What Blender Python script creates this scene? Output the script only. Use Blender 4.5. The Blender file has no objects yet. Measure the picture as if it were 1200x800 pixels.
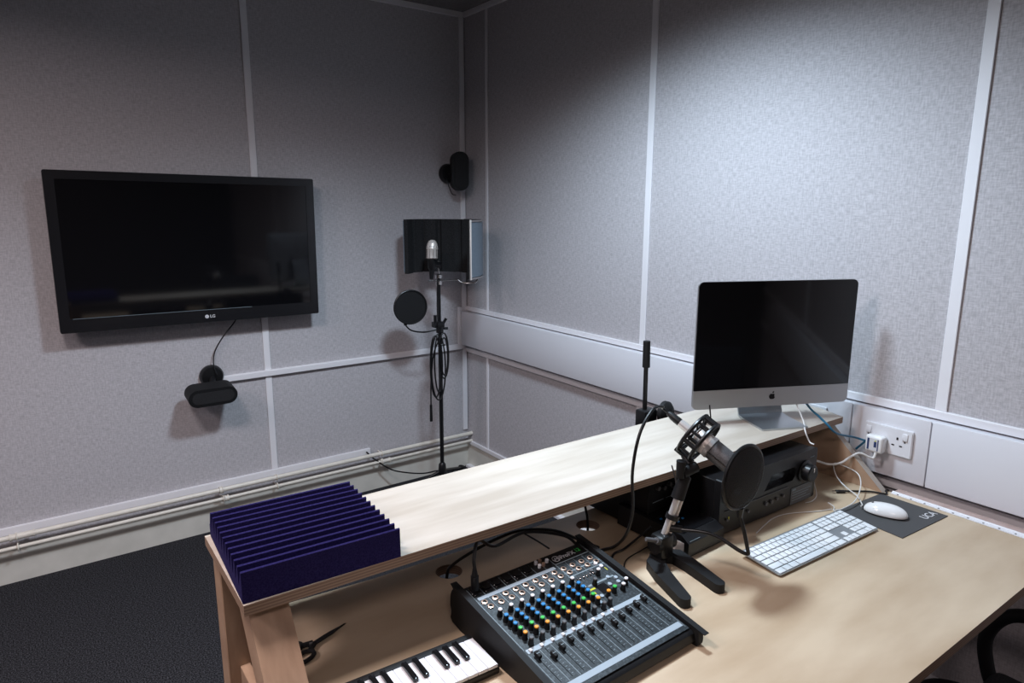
import bpy, bmesh, math, random
from mathutils import Vector, Matrix
random.seed(7)
PI = math.pi
SC = bpy.context.scene
COL = SC.collection
R_ = math.radians

# ------------------------------------------------------------------ materials
def mat(name, col, rough=.5, metal=0., coat=0., spec=.5, emit=None, estr=0.):
    m = bpy.data.materials.new(name); m.use_nodes = True
    b = m.node_tree.nodes['Principled BSDF']
    b.inputs['Base Color'].default_value = (*col, 1)
    b.inputs['Roughness'].default_value = rough
    b.inputs['Metallic'].default_value = metal
    b.inputs['Coat Weight'].default_value = coat
    b.inputs['Specular IOR Level'].default_value = spec
    if emit:
        b.inputs['Emission Color'].default_value = (*emit, 1)
        b.inputs['Emission Strength'].default_value = estr
    return m

def noisy(name, c1, c2, scale=(1, 1, 1), nscale=10, detail=4, rough=.6, bump=0., bdist=.001, metal=0., lo=.35, hi=.65, spec=.5, second=None):
    m = mat(name, c1, rough, metal, spec=spec)
    nt = m.node_tree; N = nt.nodes; L = nt.links
    b = N['Principled BSDF']
    tc = N.new('ShaderNodeTexCoord'); mp = N.new('ShaderNodeMapping'); mp.inputs['Scale'].default_value = scale
    L.new(tc.outputs['Object'], mp.inputs['Vector'])
    nz = N.new('ShaderNodeTexNoise'); nz.inputs['Scale'].default_value = nscale; nz.inputs['Detail'].default_value = detail
    L.new(mp.outputs['Vector'], nz.inputs['Vector'])
    fac = nz.outputs['Fac']
    if second:
        mp2 = N.new('ShaderNodeMapping'); mp2.inputs['Scale'].default_value = second
        L.new(tc.outputs['Object'], mp2.inputs['Vector'])
        n2 = N.new('ShaderNodeTexNoise'); n2.inputs['Scale'].default_value = nscale; n2.inputs['Detail'].default_value = detail
        L.new(mp2.outputs['Vector'], n2.inputs['Vector'])
        mx = N.new('ShaderNodeMath'); mx.operation = 'ADD'; L.new(nz.outputs['Fac'], mx.inputs[0]); L.new(n2.outputs['Fac'], mx.inputs[1])
        m2 = N.new('ShaderNodeMath'); m2.operation = 'MULTIPLY'; m2.inputs[1].default_value = .5; L.new(mx.outputs[0], m2.inputs[0])
        fac = m2.outputs[0]
    cr = N.new('ShaderNodeValToRGB')
    cr.color_ramp.elements[0].position = lo; cr.color_ramp.elements[0].color = (*c1, 1)
    cr.color_ramp.elements[1].position = hi; cr.color_ramp.elements[1].color = (*c2, 1)
    L.new(fac, cr.inputs['Fac']); L.new(cr.outputs['Color'], b.inputs['Base Color'])
    if bump:
        bp = N.new('ShaderNodeBump'); bp.inputs['Strength'].default_value = bump; bp.inputs['Distance'].default_value = bdist
        L.new(fac, bp.inputs['Height']); L.new(bp.outputs['Normal'], b.inputs['Normal'])
    return m

def ply_edge(name, axis, c1=(.20, .125, .085), c2=(.33, .225, .155)):
    """plywood edge: thin light and brown layers stacked in z"""
    m = mat(name, (.3, .2, .13), .6)
    nt = m.node_tree; N = nt.nodes; L = nt.links; b = N['Principled BSDF']
    tc = N.new('ShaderNodeTexCoord'); w = N.new('ShaderNodeTexWave'); w.bands_direction = axis; w.inputs['Scale'].default_value = 55
    w.inputs['Distortion'].default_value = .4; L.new(tc.outputs['Object'], w.inputs['Vector'])
    cr = N.new('ShaderNodeValToRGB'); cr.color_ramp.elements[0].color = (*c1, 1); cr.color_ramp.elements[1].color = (*c2, 1)
    L.new(w.outputs['Fac'], cr.inputs['Fac']); L.new(cr.outputs['Color'], b.inputs['Base Color'])
    return m

def fabric_wall(name, c1, c2, second):
    m = noisy(name, c1, c2, (7, 7, 40), 6.5, 3, .95, .25, .0015, lo=.38, hi=.62, spec=.1, second=second)
    return m

M = {}
M['fab'] = fabric_wall('grey_woven_panel_fabric', (.40, .382, .397), (.55, .528, .548), (34, 34, 7))
M['carpet'] = noisy('charcoal_carpet', (.010, .010, .011), (.085, .085, .095), (1, 1, 1), 210, 3, 1., .25, .003, lo=.42, hi=.75, spec=.05)
M['ceil'] = noisy('ceiling_tile', (.20, .185, .18), (.25, .235, .23), nscale=60, rough=.95)
M['white'] = mat('white_painted_metal', (.70, .70, .74), .4)
M['whiteb'] = mat('white_batten', (.78, .765, .79), .45)
M['plaster'] = noisy('cream_plaster', (.60, .585, .53), (.68, .66, .60), nscale=8, rough=.8)
M['pipe'] = noisy('cream_gloss_pipe_paint', (.70, .66, .58), (.78, .73, .65), nscale=30, rough=.35)
M['birch'] = noisy('birch_plywood_face', (.425, .372, .31), (.52, .47, .41), (1.2, 9, 9), 3.0, 5, .42, .05, .0005, lo=.35, hi=.68)
M['birchd'] = noisy('birch_plywood_desk', (.42, .305, .195), (.59, .475, .34), (1.0, 3.2, 3), 2.6, 6, .40, .04, .0005, lo=.30, hi=.66)
M['ply'] = ply_edge('plywood_edge', 'Z'); M['ply2'] = ply_edge('plywood_edge_upright', 'X', (.34, .29, .25), (.46, .40, .35))
M['beam'] = noisy('planed_timber', (.34, .22, .145), (.46, .315, .215), (5, 1.2, 1.2), 9, 4, .55, lo=.3, hi=.7)
M['pink'] = noisy('pinkish_board', (.42, .30, .27), (.50, .375, .34), nscale=25, rough=.8)
M['black'] = mat('satin_black_plastic', (.007, .007, .008), .36, spec=.4)
M['blackm'] = mat('matt_black_rubber', (.007, .007, .008), .62, spec=.3)
M['blackg'] = mat('gloss_black', (.006, .006, .007), .12)
M['screen'] = mat('dark_screen_glass', (.004, .004, .005), .06, spec=.55)
M['bezel'] = mat('gloss_bezel', (.010, .010, .012), .22)
M['grille'] = noisy('black_speaker_cloth', (.006, .006, .007), (.018, .018, .02), nscale=600, rough=.9)
M['alu'] = mat('silver_aluminium', (.43, .43, .44), .38, .7)
M['aluf'] = mat('silver_foot_aluminium', (.50, .53, .56), .30, .9)
M['chrome'] = mat('chrome', (.75, .73, .72), .16, 1.)
M['nickel'] = mat('warm_nickel_mesh', (.72, .66, .62), .35, .35)
M['satin'] = mat('satin_silver', (.72, .70, .69), .28, .55)
M['grey_mesh'] = noisy('grey_microphone_mesh', (.07, .07, .075), (.22, .22, .23), nscale=900, rough=.5, metal=.6)
M['foam'] = noisy('indigo_acoustic_foam', (.014, .011, .062), (.026, .021, .100), nscale=350, rough=.95, bump=.3, bdist=.001, spec=.1)
M['dfoam'] = noisy('charcoal_foam', (.016, .016, .017), (.030, .030, .032), nscale=200, rough=.95, spec=.1)
M['perf'] = noisy('blue_grey_perforated_metal', (.17, .22, .27), (.26, .32, .38), nscale=260, rough=.45, metal=.4)
M['panel'] = noisy('mixer_face_grey', (.008, .013, .017), (.036, .048, .056), (1, 1, 1), 190, 3, .5, lo=.5, hi=.62)
M['band'] = mat('pale_blue_band', (.33, .40, .46), .5)
M['line'] = mat('grey_print_line', (.20, .25, .28), .5)
M['kwhite'] = mat('white_cap', (.75, .75, .78), .35)
M['kblue'] = mat('blue_cap', (.02, .22, .55), .35)
M['kgreen'] = mat('green_cap', (.04, .50, .08), .35)
M['korange'] = mat('orange_cap', (.80, .33, .03), .35)
M['kyel'] = mat('yellow_print', (.55, .55, .03), .4)
M['copper'] = mat('copper_jack', (.75, .50, .38), .3, .8)
M['ivory'] = mat('white_piano_key', (.74, .74, .77), .25)
M['keycap'] = mat('white_keycap', (.72, .75, .77), .4)
M['keybody'] = mat('keyboard_aluminium', (.33, .36, .38), .4, .6)
M['mouse'] = mat('glossy_white_plastic', (.80, .80, .80), .15, coat=.5)
M['pad'] = mat('charcoal_mouse_mat', (.060, .060, .062), .75)
M['ink'] = mat('white_ink', (.62, .62, .64), .6)
M['cablew'] = mat('white_cable', (.66, .65, .63), .4)
M['cableb'] = mat('blue_cable', (.01, .115, .21), .4)
M['grey'] = mat('dark_grey_plastic', (.09, .09, .095), .5)
M['sticker'] = mat('white_sticker', (.60, .55, .52), .6)
M['navy'] = mat('navy_print', (.03, .05, .14), .4)
M['seat'] = noisy('grey_chair_cloth', (.028, .028, .031), (.040, .040, .044), nscale=300, rough=.95, spec=.1)
M['lamp'] = mat('lamp_diffuser', (.9, .9, .9), .5, emit=(.85, .93, 1.), estr=2.)

# pop-filter cloth: a real woven mesh one can see through a little
def cloth(name, alpha):
    m = mat(name, (.012, .012, .014), .8)
    nt = m.node_tree; N = nt.nodes; L = nt.links
    t = N.new('ShaderNodeBsdfTransparent'); mx = N.new('ShaderNodeMixShader'); mx.inputs[0].default_value = alpha
    L.new(t.outputs[0], mx.inputs[1]); L.new(N['Principled BSDF'].outputs[0], mx.inputs[2]); L.new(mx.outputs[0], N['Material Output'].inputs['Surface'])
    return m
M['cloth'] = cloth('pop_filter_cloth', .80)

# ------------------------------------------------------------------ geometry helpers
def nb(): return bmesh.new()

def obj(name, bm, m, parent=None, smooth=40, loc=None, rz=None):
    bmesh.ops.recalc_face_normals(bm, faces=bm.faces)
    me = bpy.data.meshes.new(name); bm.to_mesh(me); bm.free()
    ms = m if isinstance(m, (list, tuple)) else [m]
    for x in ms: me.materials.append(x)
    if smooth:
        me.shade_smooth(); me.set_sharp_from_angle(angle=R_(smooth))
    o = bpy.data.objects.new(name, me); COL.objects.link(o)
    if parent: o.parent = parent
    if loc is not None: o.location = loc
    if rz is not None: o.rotation_euler = (0, 0, rz)
    return o

def tag(o, label, cat, group=None, kind=None):
    o['label'] = label; o['category'] = cat
    if group: o['group'] = group
    if kind: o['kind'] = kind
    return o

def struct(o):
    o['kind'] = 'structure'; return o

def thing(name, label, cat, loc=(0, 0, 0), rz=0, group=None):
    o = bpy.data.objects.new(name, None); COL.objects.link(o); o.empty_display_size = .02
    o.location = loc; o.rotation_euler = (0, 0, rz)
    return tag(o, label, cat, group)

def box(bm, x0, x1, y0, y1, z0, z1, bev=0., seg=2, mx=None, mi=0):
    r = bmesh.ops.create_cube(bm, size=1)
    vs = r['verts']
    for v in vs:
        v.co = Vector(((x0 + x1) / 2 + v.co.x * (x1 - x0), (y0 + y1) / 2 + v.co.y * (y1 - y0), (z0 + z1) / 2 + v.co.z * (z1 - z0)))
    fs = {f for v in vs for f in v.link_faces}
    if bev:
        es = list({e for v in vs for e in v.link_edges})
        rr = bmesh.ops.bevel(bm, geom=es, offset=bev, segments=seg, profile=.5, affect='EDGES')
        vs = list({v for f in rr['faces'] for v in f.verts} | {v for v in vs if v.is_valid})
        fs = {f for v in vs for f in v.link_faces}
    if mx is not None:
        for v in vs: v.co = mx @ v.co
    for f in fs: f.material_index = mi
    return vs

def frame_of(d):
    d = d.normalized(); u = Vector((0, 0, 1)) if abs(d.z) < .9 else Vector((1, 0, 0))
    a = d.cross(u).normalized(); b = d.cross(a).normalized(); return a, b

def cyl(bm, p0, p1, r0, r1=None, n=20, cap=True, mi=0):
    p0 = Vector(p0); p1 = Vector(p1); r1 = r0 if r1 is None else r1
    a, b = frame_of(p1 - p0)
    A = [bm.verts.new(p0 + (a * math.cos(2 * PI * i / n) + b * math.sin(2 * PI * i / n)) * r0) for i in range(n)]
    B = [bm.verts.new(p1 + (a * math.cos(2 * PI * i / n) + b * math.sin(2 * PI * i / n)) * r1) for i in range(n)]
    fs = [bm.faces.new((A[i], A[(i + 1) % n], B[(i + 1) % n], B[i])) for i in range(n)]
    if cap: fs += [bm.faces.new(A[::-1]), bm.faces.new(B)]
    for f in fs: f.material_index = mi

def spline(pts, k=8):
    P = [Vector(p) for p in pts]; P = [P[0] * 2 - P[1]] + P + [P[-1] * 2 - P[-2]]
    out = []
    for i in range(1, len(P) - 2):
        for j in range(k):
            t = j / k
            out.append(.5 * ((2 * P[i]) + (P[i + 1] - P[i - 1]) * t + (2 * P[i - 1] - 5 * P[i] + 4 * P[i + 1] - P[i + 2]) * t * t + (-P[i - 1] + 3 * P[i] - 3 * P[i + 1] + P[i + 2]) * t ** 3))
    out.append(P[-2]); return out

def tube(bm, pts, r, n=8, smooth=True, k=8, closed=False):
    P = spline(pts, k) if smooth else [Vector(p) for p in pts]
    rr = r if callable(r) else (lambda t: r)
    up = None; rings = []
    m = len(P)
    for i, p in enumerate(P):
        if closed: d = P[(i + 1) % m] - P[i - 1]
        else: d = P[min(i + 1, m - 1)] - P[max(i - 1, 0)]
        if d.length < 1e-9: d = Vector((0, 0, 1))
        d.normalize()
        if up is None: a, b = frame_of(d)
        else:
            a = (up - d * up.dot(d)).normalized(); b = d.cross(a)
        up = a; q = rr(i / max(m - 1, 1))
        rings.append([bm.verts.new(p + (a * math.cos(2 * PI * j / n) + b * math.sin(2 * PI * j / n)) * q) for j in range(n)])
    last = m if closed else m - 1
    for i in range(last):
        A, B = rings[i], rings[(i + 1) % m]
        for j in range(n): bm.faces.new((A[j], A[(j + 1) % n], B[(j + 1) % n], B[j]))
    if not closed:
        bm.faces.new(rings[0][::-1]); bm.faces.new(rings[-1])

def lathe(bm, prof, n=28, mx=None, mi=0):
    """prof = [(radius, height)...] around z"""
    rings = []
    for r, z in prof:
        if r < 1e-6: rings.append([bm.verts.new((0, 0, z))])
        else: rings.append([bm.verts.new((r * math.cos(2 * PI * i / n), r * math.sin(2 * PI * i / n), z)) for i in range(n)])
    fs = []
    for A, B in zip(rings, rings[1:]):
        for i in range(n):
            j = (i + 1) % n
            if len(A) == 1 and len(B) == 1: continue
            if len(A) == 1: fs.append(bm.faces.new((A[0], B[j], B[i])))
            elif len(B) == 1: fs.append(bm.faces.new((A[i], A[j], B[0])))
            else: fs.append(bm.faces.new((A[i], A[j], B[j], B[i])))
    if len(rings[0]) > 1: fs.append(bm.faces.new(rings[0][::-1]))
    if len(rings[-1]) > 1: fs.append(bm.faces.new(rings[-1]))
    for f in fs: f.material_index = mi
    if mx is not None:
        for R in rings:
            for v in R: v.co = mx @ v.co

def align(p, d):
    """matrix whose z axis points along d, placed at p"""
    d = Vector(d).normalized(); a, b = frame_of(d)
    m = Matrix((a, d.cross(a), d)).transposed().to_4x4(); m.translation = Vector(p); return m

def prism(bm, poly, z0, z1, mx=None, holes=(), mi=0, side=None):
    loops = [poly] + list(holes); allv = []; es = []
    rings = []
    for lp in loops:
        vs = [bm.verts.new((p[0], p[1], z0)) for p in lp]; rings.append(vs); allv += vs
        for i in range(len(vs)): es.append(bm.edges.new((vs[i], vs[(i + 1) % len(vs)])))
    if holes:
        g = bmesh.ops.triangle_fill(bm, use_beauty=True, use_dissolve=False, edges=es)
        fs = [x for x in g['geom'] if isinstance(x, bmesh.types.BMFace)]
    else: fs = [bm.faces.new(rings[0])]
    top = {}
    for v in allv: top[v] = bm.verts.new((v.co.x, v.co.y, z1))
    nf = [bm.faces.new([top[v] for v in f.verts]) for f in fs]
    sf = []
    for vs in rings:
        for i in range(len(vs)):
            a, b = vs[i], vs[(i + 1) % len(vs)]; sf.append(bm.faces.new((a, b, top[b], top[a])))
    for f in fs + nf: f.material_index = mi
    for f in sf: f.material_index = mi if side is None else side
    if mx is not None:
        for v in allv + list(top.values()): v.co = mx @ v.co

def rrect(w, h, r, n=6, cx=0, cy=0):
    out = []
    for sx, sy, a in ((1, 1, 0), (-1, 1, 90), (-1, -1, 180), (1, -1, 270)):
        for i in range(n + 1):
            t = R_(a + 90 * i / n); out.append((cx + sx * (w / 2 - r) + r * math.cos(t), cy + sy * (h / 2 - r) + r * math.sin(t)))
    return out

def circle(cx, cy, r, n=32, ry=None):
    return [(cx + r * math.cos(2 * PI * i / n), cy + (ry or r) * math.sin(2 * PI * i / n)) for i in range(n)]

def text(name, body, size, m, parent, mx, ext=.0003, bold=0.):
    c = bpy.data.curves.new(name, 'FONT'); c.body = body; c.size = size; c.extrude = ext; c.align_x = 'CENTER'; c.align_y = 'CENTER'; c.offset = bold
    t = bpy.data.objects.new(name, c); COL.objects.link(t)
    dg = bpy.context.evaluated_depsgraph_get()
    me = bpy.data.meshes.new_from_object(t.evaluated_get(dg)); bpy.data.objects.remove(t); bpy.data.curves.remove(c)
    me.materials.clear(); me.materials.append(m); me.transform(mx)
    o = bpy.data.objects.new(name, me); COL.objects.link(o); o.parent = parent; return o

def dup(root, loc=None, rz=None, label=None):
    r = root.copy(); COL.objects.link(r)
    if loc is not None: r.location = loc
    if rz is not None: r.rotation_euler = (0, 0, rz)
    if label: r['label'] = label
    for ch in list(root.children):
        c = ch.copy(); COL.objects.link(c); c.parent = r
        for g in list(ch.children):
            d = g.copy(); COL.objects.link(d); d.parent = c
    return r

XZ = Matrix.Rotation(PI / 2, 4, 'X')      # prism drawn in x,y -> stands up in x,z, its thickness towards -y

# ------------------------------------------------------------------ room (corner at the origin, left wall y=0, right wall x=0)
W0, D0, H0 = -4.7, -5.6, 2.70
bm = nb(); box(bm, W0, 0, D0, 0, -.1, 0); struct(obj('floor', bm, M['carpet'], smooth=0))
bm = nb(); box(bm, W0, 0, D0, 0, H0, H0 + .1); struct(obj('ceiling', bm, M['ceil'], smooth=0))
bm = nb(); box(bm, W0, 0, 0, .12, .172, H0); struct(obj('wall_left', bm, M['fab'], smooth=0))
bm = nb(); box(bm, W0, 0, 0, .12, 0, .172); struct(obj('baseboard_left', bm, M['plaster'], smooth=0))
bm = nb(); box(bm, 0, .12, D0, .12, .157, H0); struct(obj('wall_right', bm, M['fab'], smooth=0))
bm = nb(); box(bm, 0, .12, D0, .12, 0, .157); struct(obj('baseboard_right', bm, M['plaster'], smooth=0))
M['drape'] = noisy('charcoal_wall_cloth', (.07, .068, .07), (.10, .098, .10), nscale=60, rough=.95, spec=.1)
bm = nb(); box(bm, W0, 0, D0 - .12, D0, 0, H0); struct(obj('wall_back', bm, M['drape'], smooth=0))
bm = nb(); box(bm, W0 - .12, W0, D0, .12, 0, H0); struct(obj('wall_far_side', bm, M['drape'], smooth=0))
tn = [0]
def trim(x0, x1, y0, y1, z0, z1, bev=.0015, m='whiteb'):
    tn[0] += 1; bm = nb(); box(bm, x0, x1, y0, y1, z0, z1, bev, 1); return struct(obj('trim_%d' % tn[0], bm, M[m], smooth=0))
# left wall
for x in (-3.63, -2.42, -1.213): trim(x - .016, x + .016, -.007, 0, .263, 2.672)
trim(-.036, -.006, -.012, 0, .246, 2.672)
trim(W0, -.012, -.014, 0, 2.672, H0)
trim(W0, -.672, -.016, 0, .228, .262)
# right wall
for y, w in ((-.235, .010), (-1.455, .016), (-2.664, .016), (-3.87, .016)):
    trim(-.007, 0, y - w, y + w, 1.033, 2.672); trim(-.007, 0, y - w, y + w, .181, .75)
trim(-.014, 0, D0, -.014, 2.672, H0)
trim(-.014, 0, D0, -.004, 1.008, 1.033)
trim(-.014, 0, D0, -.004, .750, .780)
trim(-.014, 0, D0, -.020, .157, .181)
trim(-.030, 0, D0, -.02, 0, .018)

# cable trunking on the right wall: three fascia lengths on one channel
t = thing('cable_trunking', 'long white dado trunking running along the right wall behind the desk', 'trunking', (0, 0, .80))
bm = nb(); box(bm, -.044, -.001, -4.9, -.022, .004, .202, .002, 1); obj('channel', bm, M['white'], t, 0)
for a, b in ((-2.423, -.020), (-2.661, -2.426), (-4.9, -2.664)):
    bm = nb(); box(bm, -.051, -.0445, a, b, 0, .206, .0025, 2); obj('fascia', bm, M['white'], t)
bm = nb(); box(bm, -.053, -.001, -.0195, -.012, -.002, .208, .001, 1); obj('end_cap', bm, M['white'], t)

# mini duct on the left wall
t = thing('cable_duct', 'slim white cable duct along the left wall, turning up at the corner', 'cable duct', (0, 0, .769))
bm = nb(); box(bm, -1.447, -.038, -.020, -.0008, 0, .033, .003, 2); box(bm, -.068, -.038, -.020, -.0008, .0335, .262, .003, 2); obj('duct_body', bm, M['whiteb'], t)
bm = nb(); box(bm, -1.4475, -.0382, -.0225, -.0205, .003, .030, .001, 1); obj('duct_lid', bm, M['whiteb'], t)

# heating pipes
def pipe(z, label, fits, R0):
    t = thing('heating_pipe', label, 'pipe', (0, -.055, z), group=None)
    bm = nb(); cyl(bm, (-4.65, 0, 0), (-.003, 0, 0), R0, n=20); obj('pipe_run', bm, M['pipe'], t)
    for x, w, r in fits:
        bm = nb(); cyl(bm, (x - w, 0, 0), (x + w, 0, 0), r, n=20)
        for s in (-1, 1): cyl(bm, (x + s * w - .006 * s, 0, 0), (x + s * w, 0, 0), r + .003, n=20)
        obj('coupling', bm, M['pipe'], t)
    for x in (-3.6, -2.33, -1.49, -1.22, -.62):
        bm = nb(); tube(bm, [(x, .014 * math.sin(a) * 1.1, .014 * math.cos(a) * 1.1) for a in [i * 2 * PI / 12 for i in range(12)]], .003, 6, False, closed=True)
        cyl(bm, (x, .012, 0), (x, .052, 0), .004, n=8); obj('pipe_clip', bm, M['pipe'], t, smooth=40)
    return t
pipe(.232, 'upper of the two cream pipes at the foot of the left wall', [(-2.31, .045, .0138), (-1.50, .006, .0145)], .0115)
pipe(.183, 'lower of the two cream pipes at the foot of the left wall', [(-1.475, .010, .013), (-.60, .03, .0115)], .0085)

# ------------------------------------------------------------------ desk (with its raised shelf and side frames)
DZ, SZ = .775, .975
desk = thing('studio_desk', 'long birch plywood desk with a raised back shelf and slanted side frames', 'desk')
poly = [(-1.868, -2.098), (-1.60, -2.122), (-.9, -2.146), (-.108, -2.146), (-.108, -3.035), (-1.868, -3.01)]
bm = nb(); prism(bm, poly, DZ - .024, DZ, holes=[circle(-1.443, -2.198, .032), circle(-1.012, -2.215, .032)], mi=0, side=1)
obj('desktop', bm, [M['birchd'], M['ply']], desk, 30)
shelf_poly = [(-1.952, -2.390), (-.120, -2.432), (-.088, -2.332), (-.115, -2.112), (-1.949, -2.091)]
bm = nb(); prism(bm, shelf_poly, SZ - .020, SZ, mi=0, side=1); obj('raised_shelf', bm, [M['birch'], M['ply']], desk, 30)
SY = Matrix(((0, 0, 1, 0), (1, 0, 0, 0), (0, 1, 0, 0), (0, 0, 0, 1)))   # (y,z,x) prism
# right triangular end panel, standing on the desktop
bm = nb(); prism(bm, [(-2.585, DZ + .0005), (-2.385, SZ - .0205), (-2.13, SZ - .0205), (-2.13, DZ + .0005)], -.138, -.112, SY, side=1); obj('end_panel', bm, [M['beam'], M['ply2']], desk, 30)
# left side frame
bm = nb(); prism(bm, [(-2.345, SZ - .0205), (-2.265, SZ - .0205), (-2.55, .58), (-2.63, .58)], -1.938, -1.869, SY); obj('slanted_beam', bm, M['beam'], desk, 30)
bm = nb(); box(bm, -1.938, -1.880, -2.150, -2.094, .0, SZ - .0205, .002, 1); obj('leg', bm, M['beam'], desk, 0)
bm = nb(); box(bm, -1.936, -1.880, -2.99, -2.93, .0, DZ - .0245, .002, 1); obj('leg', bm, M['beam'], desk, 0)
bm = nb(); box(bm, -1.915, -1.895, -2.93, -2.15, .42, .70, .001, 1); obj('side_panel', bm, M['beam'], desk, 0)
bm = nb(); box(bm, -1.934, -1.876, -2.36, -2.30, .0, .74, .002, 1); obj('leg', bm, M['beam'], desk, 0)
for y in (-2.16, -2.70):
    bm = nb(); box(bm, -.17, -.112, y, y + .06, .0, DZ - .0245, .002, 1); obj('leg', bm, M['beam'], desk, 0)
bm = nb(); box(bm, -1.875, -.175, -2.56, -2.535, DZ - .10, DZ - .0245, .001, 1); obj('rail', bm, M['beam'], desk, 0)
# white hinge strip on the desk's wall side, with screw heads
bm = nb(); prism(bm, [(-.120, -2.600), (-.1085, -2.600), (-.112, -3.03), (-.134, -3.03)], DZ + .0004, DZ + .0024); o = obj('hinge_strip', bm, M['kwhite'], desk, 0)
bm = nb(); cyl(bm, (-.1075, -2.60, DZ + .003), (-.112, -3.03, DZ + .003), .003, n=10); obj('hinge_pin', bm, M['kwhite'], o)
for i in range(11):
    y = -2.62 - i * .038; bm = nb(); cyl(bm, (-.118 - .0005 * i, y, DZ + .0024), (-.118 - .0005 * i, y, DZ + .0032), .0028, n=10)
    obj('screw_head', bm, M['grey'], o)

t = tag(obj('wall_ledge', (lambda b: (box(b, -.104, -.056, -3.4, -2.595, DZ - .027, DZ - .003, .001, 1), b)[1])(nb()), M['pink'], smooth=0), 'narrow pinkish board between the desk edge and the right wall', 'board')

# ------------------------------------------------------------------ acoustic foam
fo = thing('acoustic_foam', 'indigo blue ridged acoustic foam tile on the left end of the shelf', 'foam tile', (-1.802, -2.247, SZ), R_(-2.5))
n, w, d, h = 12, .287, .288, .058
prof = [(d / 2, 0), (-d / 2, 0)]
p = d / n
for i in range(n):
    y = -d / 2 + i * p
    prof += [(y + .001, h * .97), (y + .003, h), (y + .006, h * .98), (y + p * .86, h * .42), (y + p * .97, h * .42)]
prof[-1] = (d / 2, h * .45)
bm = nb(); prism(bm, prof, -w / 2, w / 2, SY); obj('foam_block', bm, M['foam'], fo, 20)

# ------------------------------------------------------------------ television
tv = thing('television', 'large black wall-mounted flat television with a dark switched-off screen', 'television', (-1.522, -.072, 1.43)); tv.rotation_euler = (0, R_(.55), 0)
TWm, THm = 1.112, .672
bm = nb(); prism(bm, rrect(TWm, THm, .008), 0, .042, XZ, holes=[rrect(TWm - .078, THm - .096, .003, 2, 0, .012)]); obj('bezel', bm, M['bezel'], tv, 30, (0, 0, 0))
bm = nb(); box(bm, -TWm / 2 + .01, TWm / 2 - .01, -.010, .022, -THm / 2 + .01, THm / 2 - .01, .01, 3); box(bm, -.38, .38, .018, .045, -.24, .24, .01, 2); obj('back_cover', bm, M['black'], tv)
bm = nb(); box(bm, -TWm / 2 + .036, TWm / 2 - .036, -.039, -.036, -THm / 2 + .055, THm / 2 - .032); obj('screen', bm, M['screen'], tv, 0)
bm = nb(); box(bm, -.22, .22, .045, .068, -.16, .16, .003, 1); obj('wall_mount', bm, M['black'], tv, 0)
bm = nb(); box(bm, -TWm / 2 + .05, TWm / 2 - .33, -.0424, -.0421, -THm / 2 + .058, -THm / 2 + .0595); obj('trim_line', bm, M['line'], tv, 0)
bm = nb(); prism(bm, circle(0, 0, .0085, 24), 0, .0006, XZ @ Matrix.Translation((.020, -.309, .0423))); l_ = obj('logo_disc', bm, M['ink'], tv, 30)
text('logo_letters', 'LG', .019, M['ink'], tv, XZ @ Matrix.Translation((.045, -.309, .0423)), bold=.0004)
text('logo_face', 'L', .009, M['black'], l_, XZ @ Matrix.Translation((.020, -.309, .0432)), ext=.0001)
bm = nb(); tube(bm, [(-1.352, -.045, 1.10), (-1.372, -.040, 1.065), (-1.425, -.030, 1.0), (-1.465, -.022, .93), (-1.478, -.035, .87), (-1.470, -.046, .82)], .0032)
tag(obj('television_cable', bm, M['black']), 'thin black cable hanging from the television down to the lower speaker', 'cable')

# ------------------------------------------------------------------ wall speakers (a capsule on a round swivel mount)
sp = thing('wall_speaker', 'black capsule speaker mounted lying on its side on the left wall below the television', 'speaker', (-1.487, 0, .81), 0, None)
bm = nb(); lathe(bm, [(.0, 0), (.052, 0), (.056, .006), (.055, .022), (.048, .034), (.0, .040)], 32, align((0, 0, 0), (0, -1, 0))); obj('mount_disc', bm, M['black'], sp)
bm = nb(); tube(bm, [(0, -.03, -.005), (-.01, -.065, -.02), (-.025, -.10, -.040)], .014, 12); obj('swivel_arm', bm, M['black'], sp)
def capsule(bm, L_, w, dpt, mx, r=None):
    r = r or w / 2
    prism(bm, rrect(L_, w, r * .98, 10), -dpt / 2, dpt / 2, mx)
cap_m = Matrix.Translation((-.035, -.150, -.055)) @ Matrix.Rotation(R_(97), 4, 'X')
bm = nb(); prism(bm, rrect(.216, .086, .042, 10), -.055, .040, cap_m)
es = [e for e in bm.edges if len(e.link_faces) == 2 and e.calc_face_angle(0) > R_(60)]
bmesh.ops.bevel(bm, geom=es, offset=.014, segments=4, profile=.5, affect='EDGES'); obj('cabinet', bm, M['blackm'], sp)
bm = nb(); prism(bm, rrect(.186, .056, .027, 10), .0405, .043, cap_m); obj('grille', bm, M['grille'], sp)

s2 = thing('wall_speaker', 'black capsule speaker mounted upright in the corner above the vocal booth screen', 'speaker', (-.148, 0, 1.825))
bm = nb(); lathe(bm, [(.0, 0), (.052, 0), (.056, .006), (.055, .022), (.048, .034), (.0, .040)], 32, align((.022, 0, -.010), (0, -1, 0))); obj('mount_disc', bm, M['black'], s2)
bm = nb(); tube(bm, [(.022, -.03, -.01), (.03, -.05, -.01), (.04, -.08, -.01)], .014, 12); obj('swivel_arm', bm, M['black'], s2)
cap2 = Matrix.Translation((.045, -.105, .0)) @ Matrix.Rotation(R_(-22), 4, 'Z') @ Matrix.Rotation(R_(90), 4, 'X') @ Matrix.Rotation(R_(90), 4, 'Z')
bm = nb(); prism(bm, rrect(.214, .096, .044, 10), -.040, .030, cap2)
es = [e for e in bm.edges if len(e.link_faces) == 2 and e.calc_face_angle(0) > R_(60)]
bmesh.ops.bevel(bm, geom=es, offset=.014, segments=4, profile=.5, affect='EDGES'); obj('cabinet', bm, M['blackm'], s2)
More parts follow.
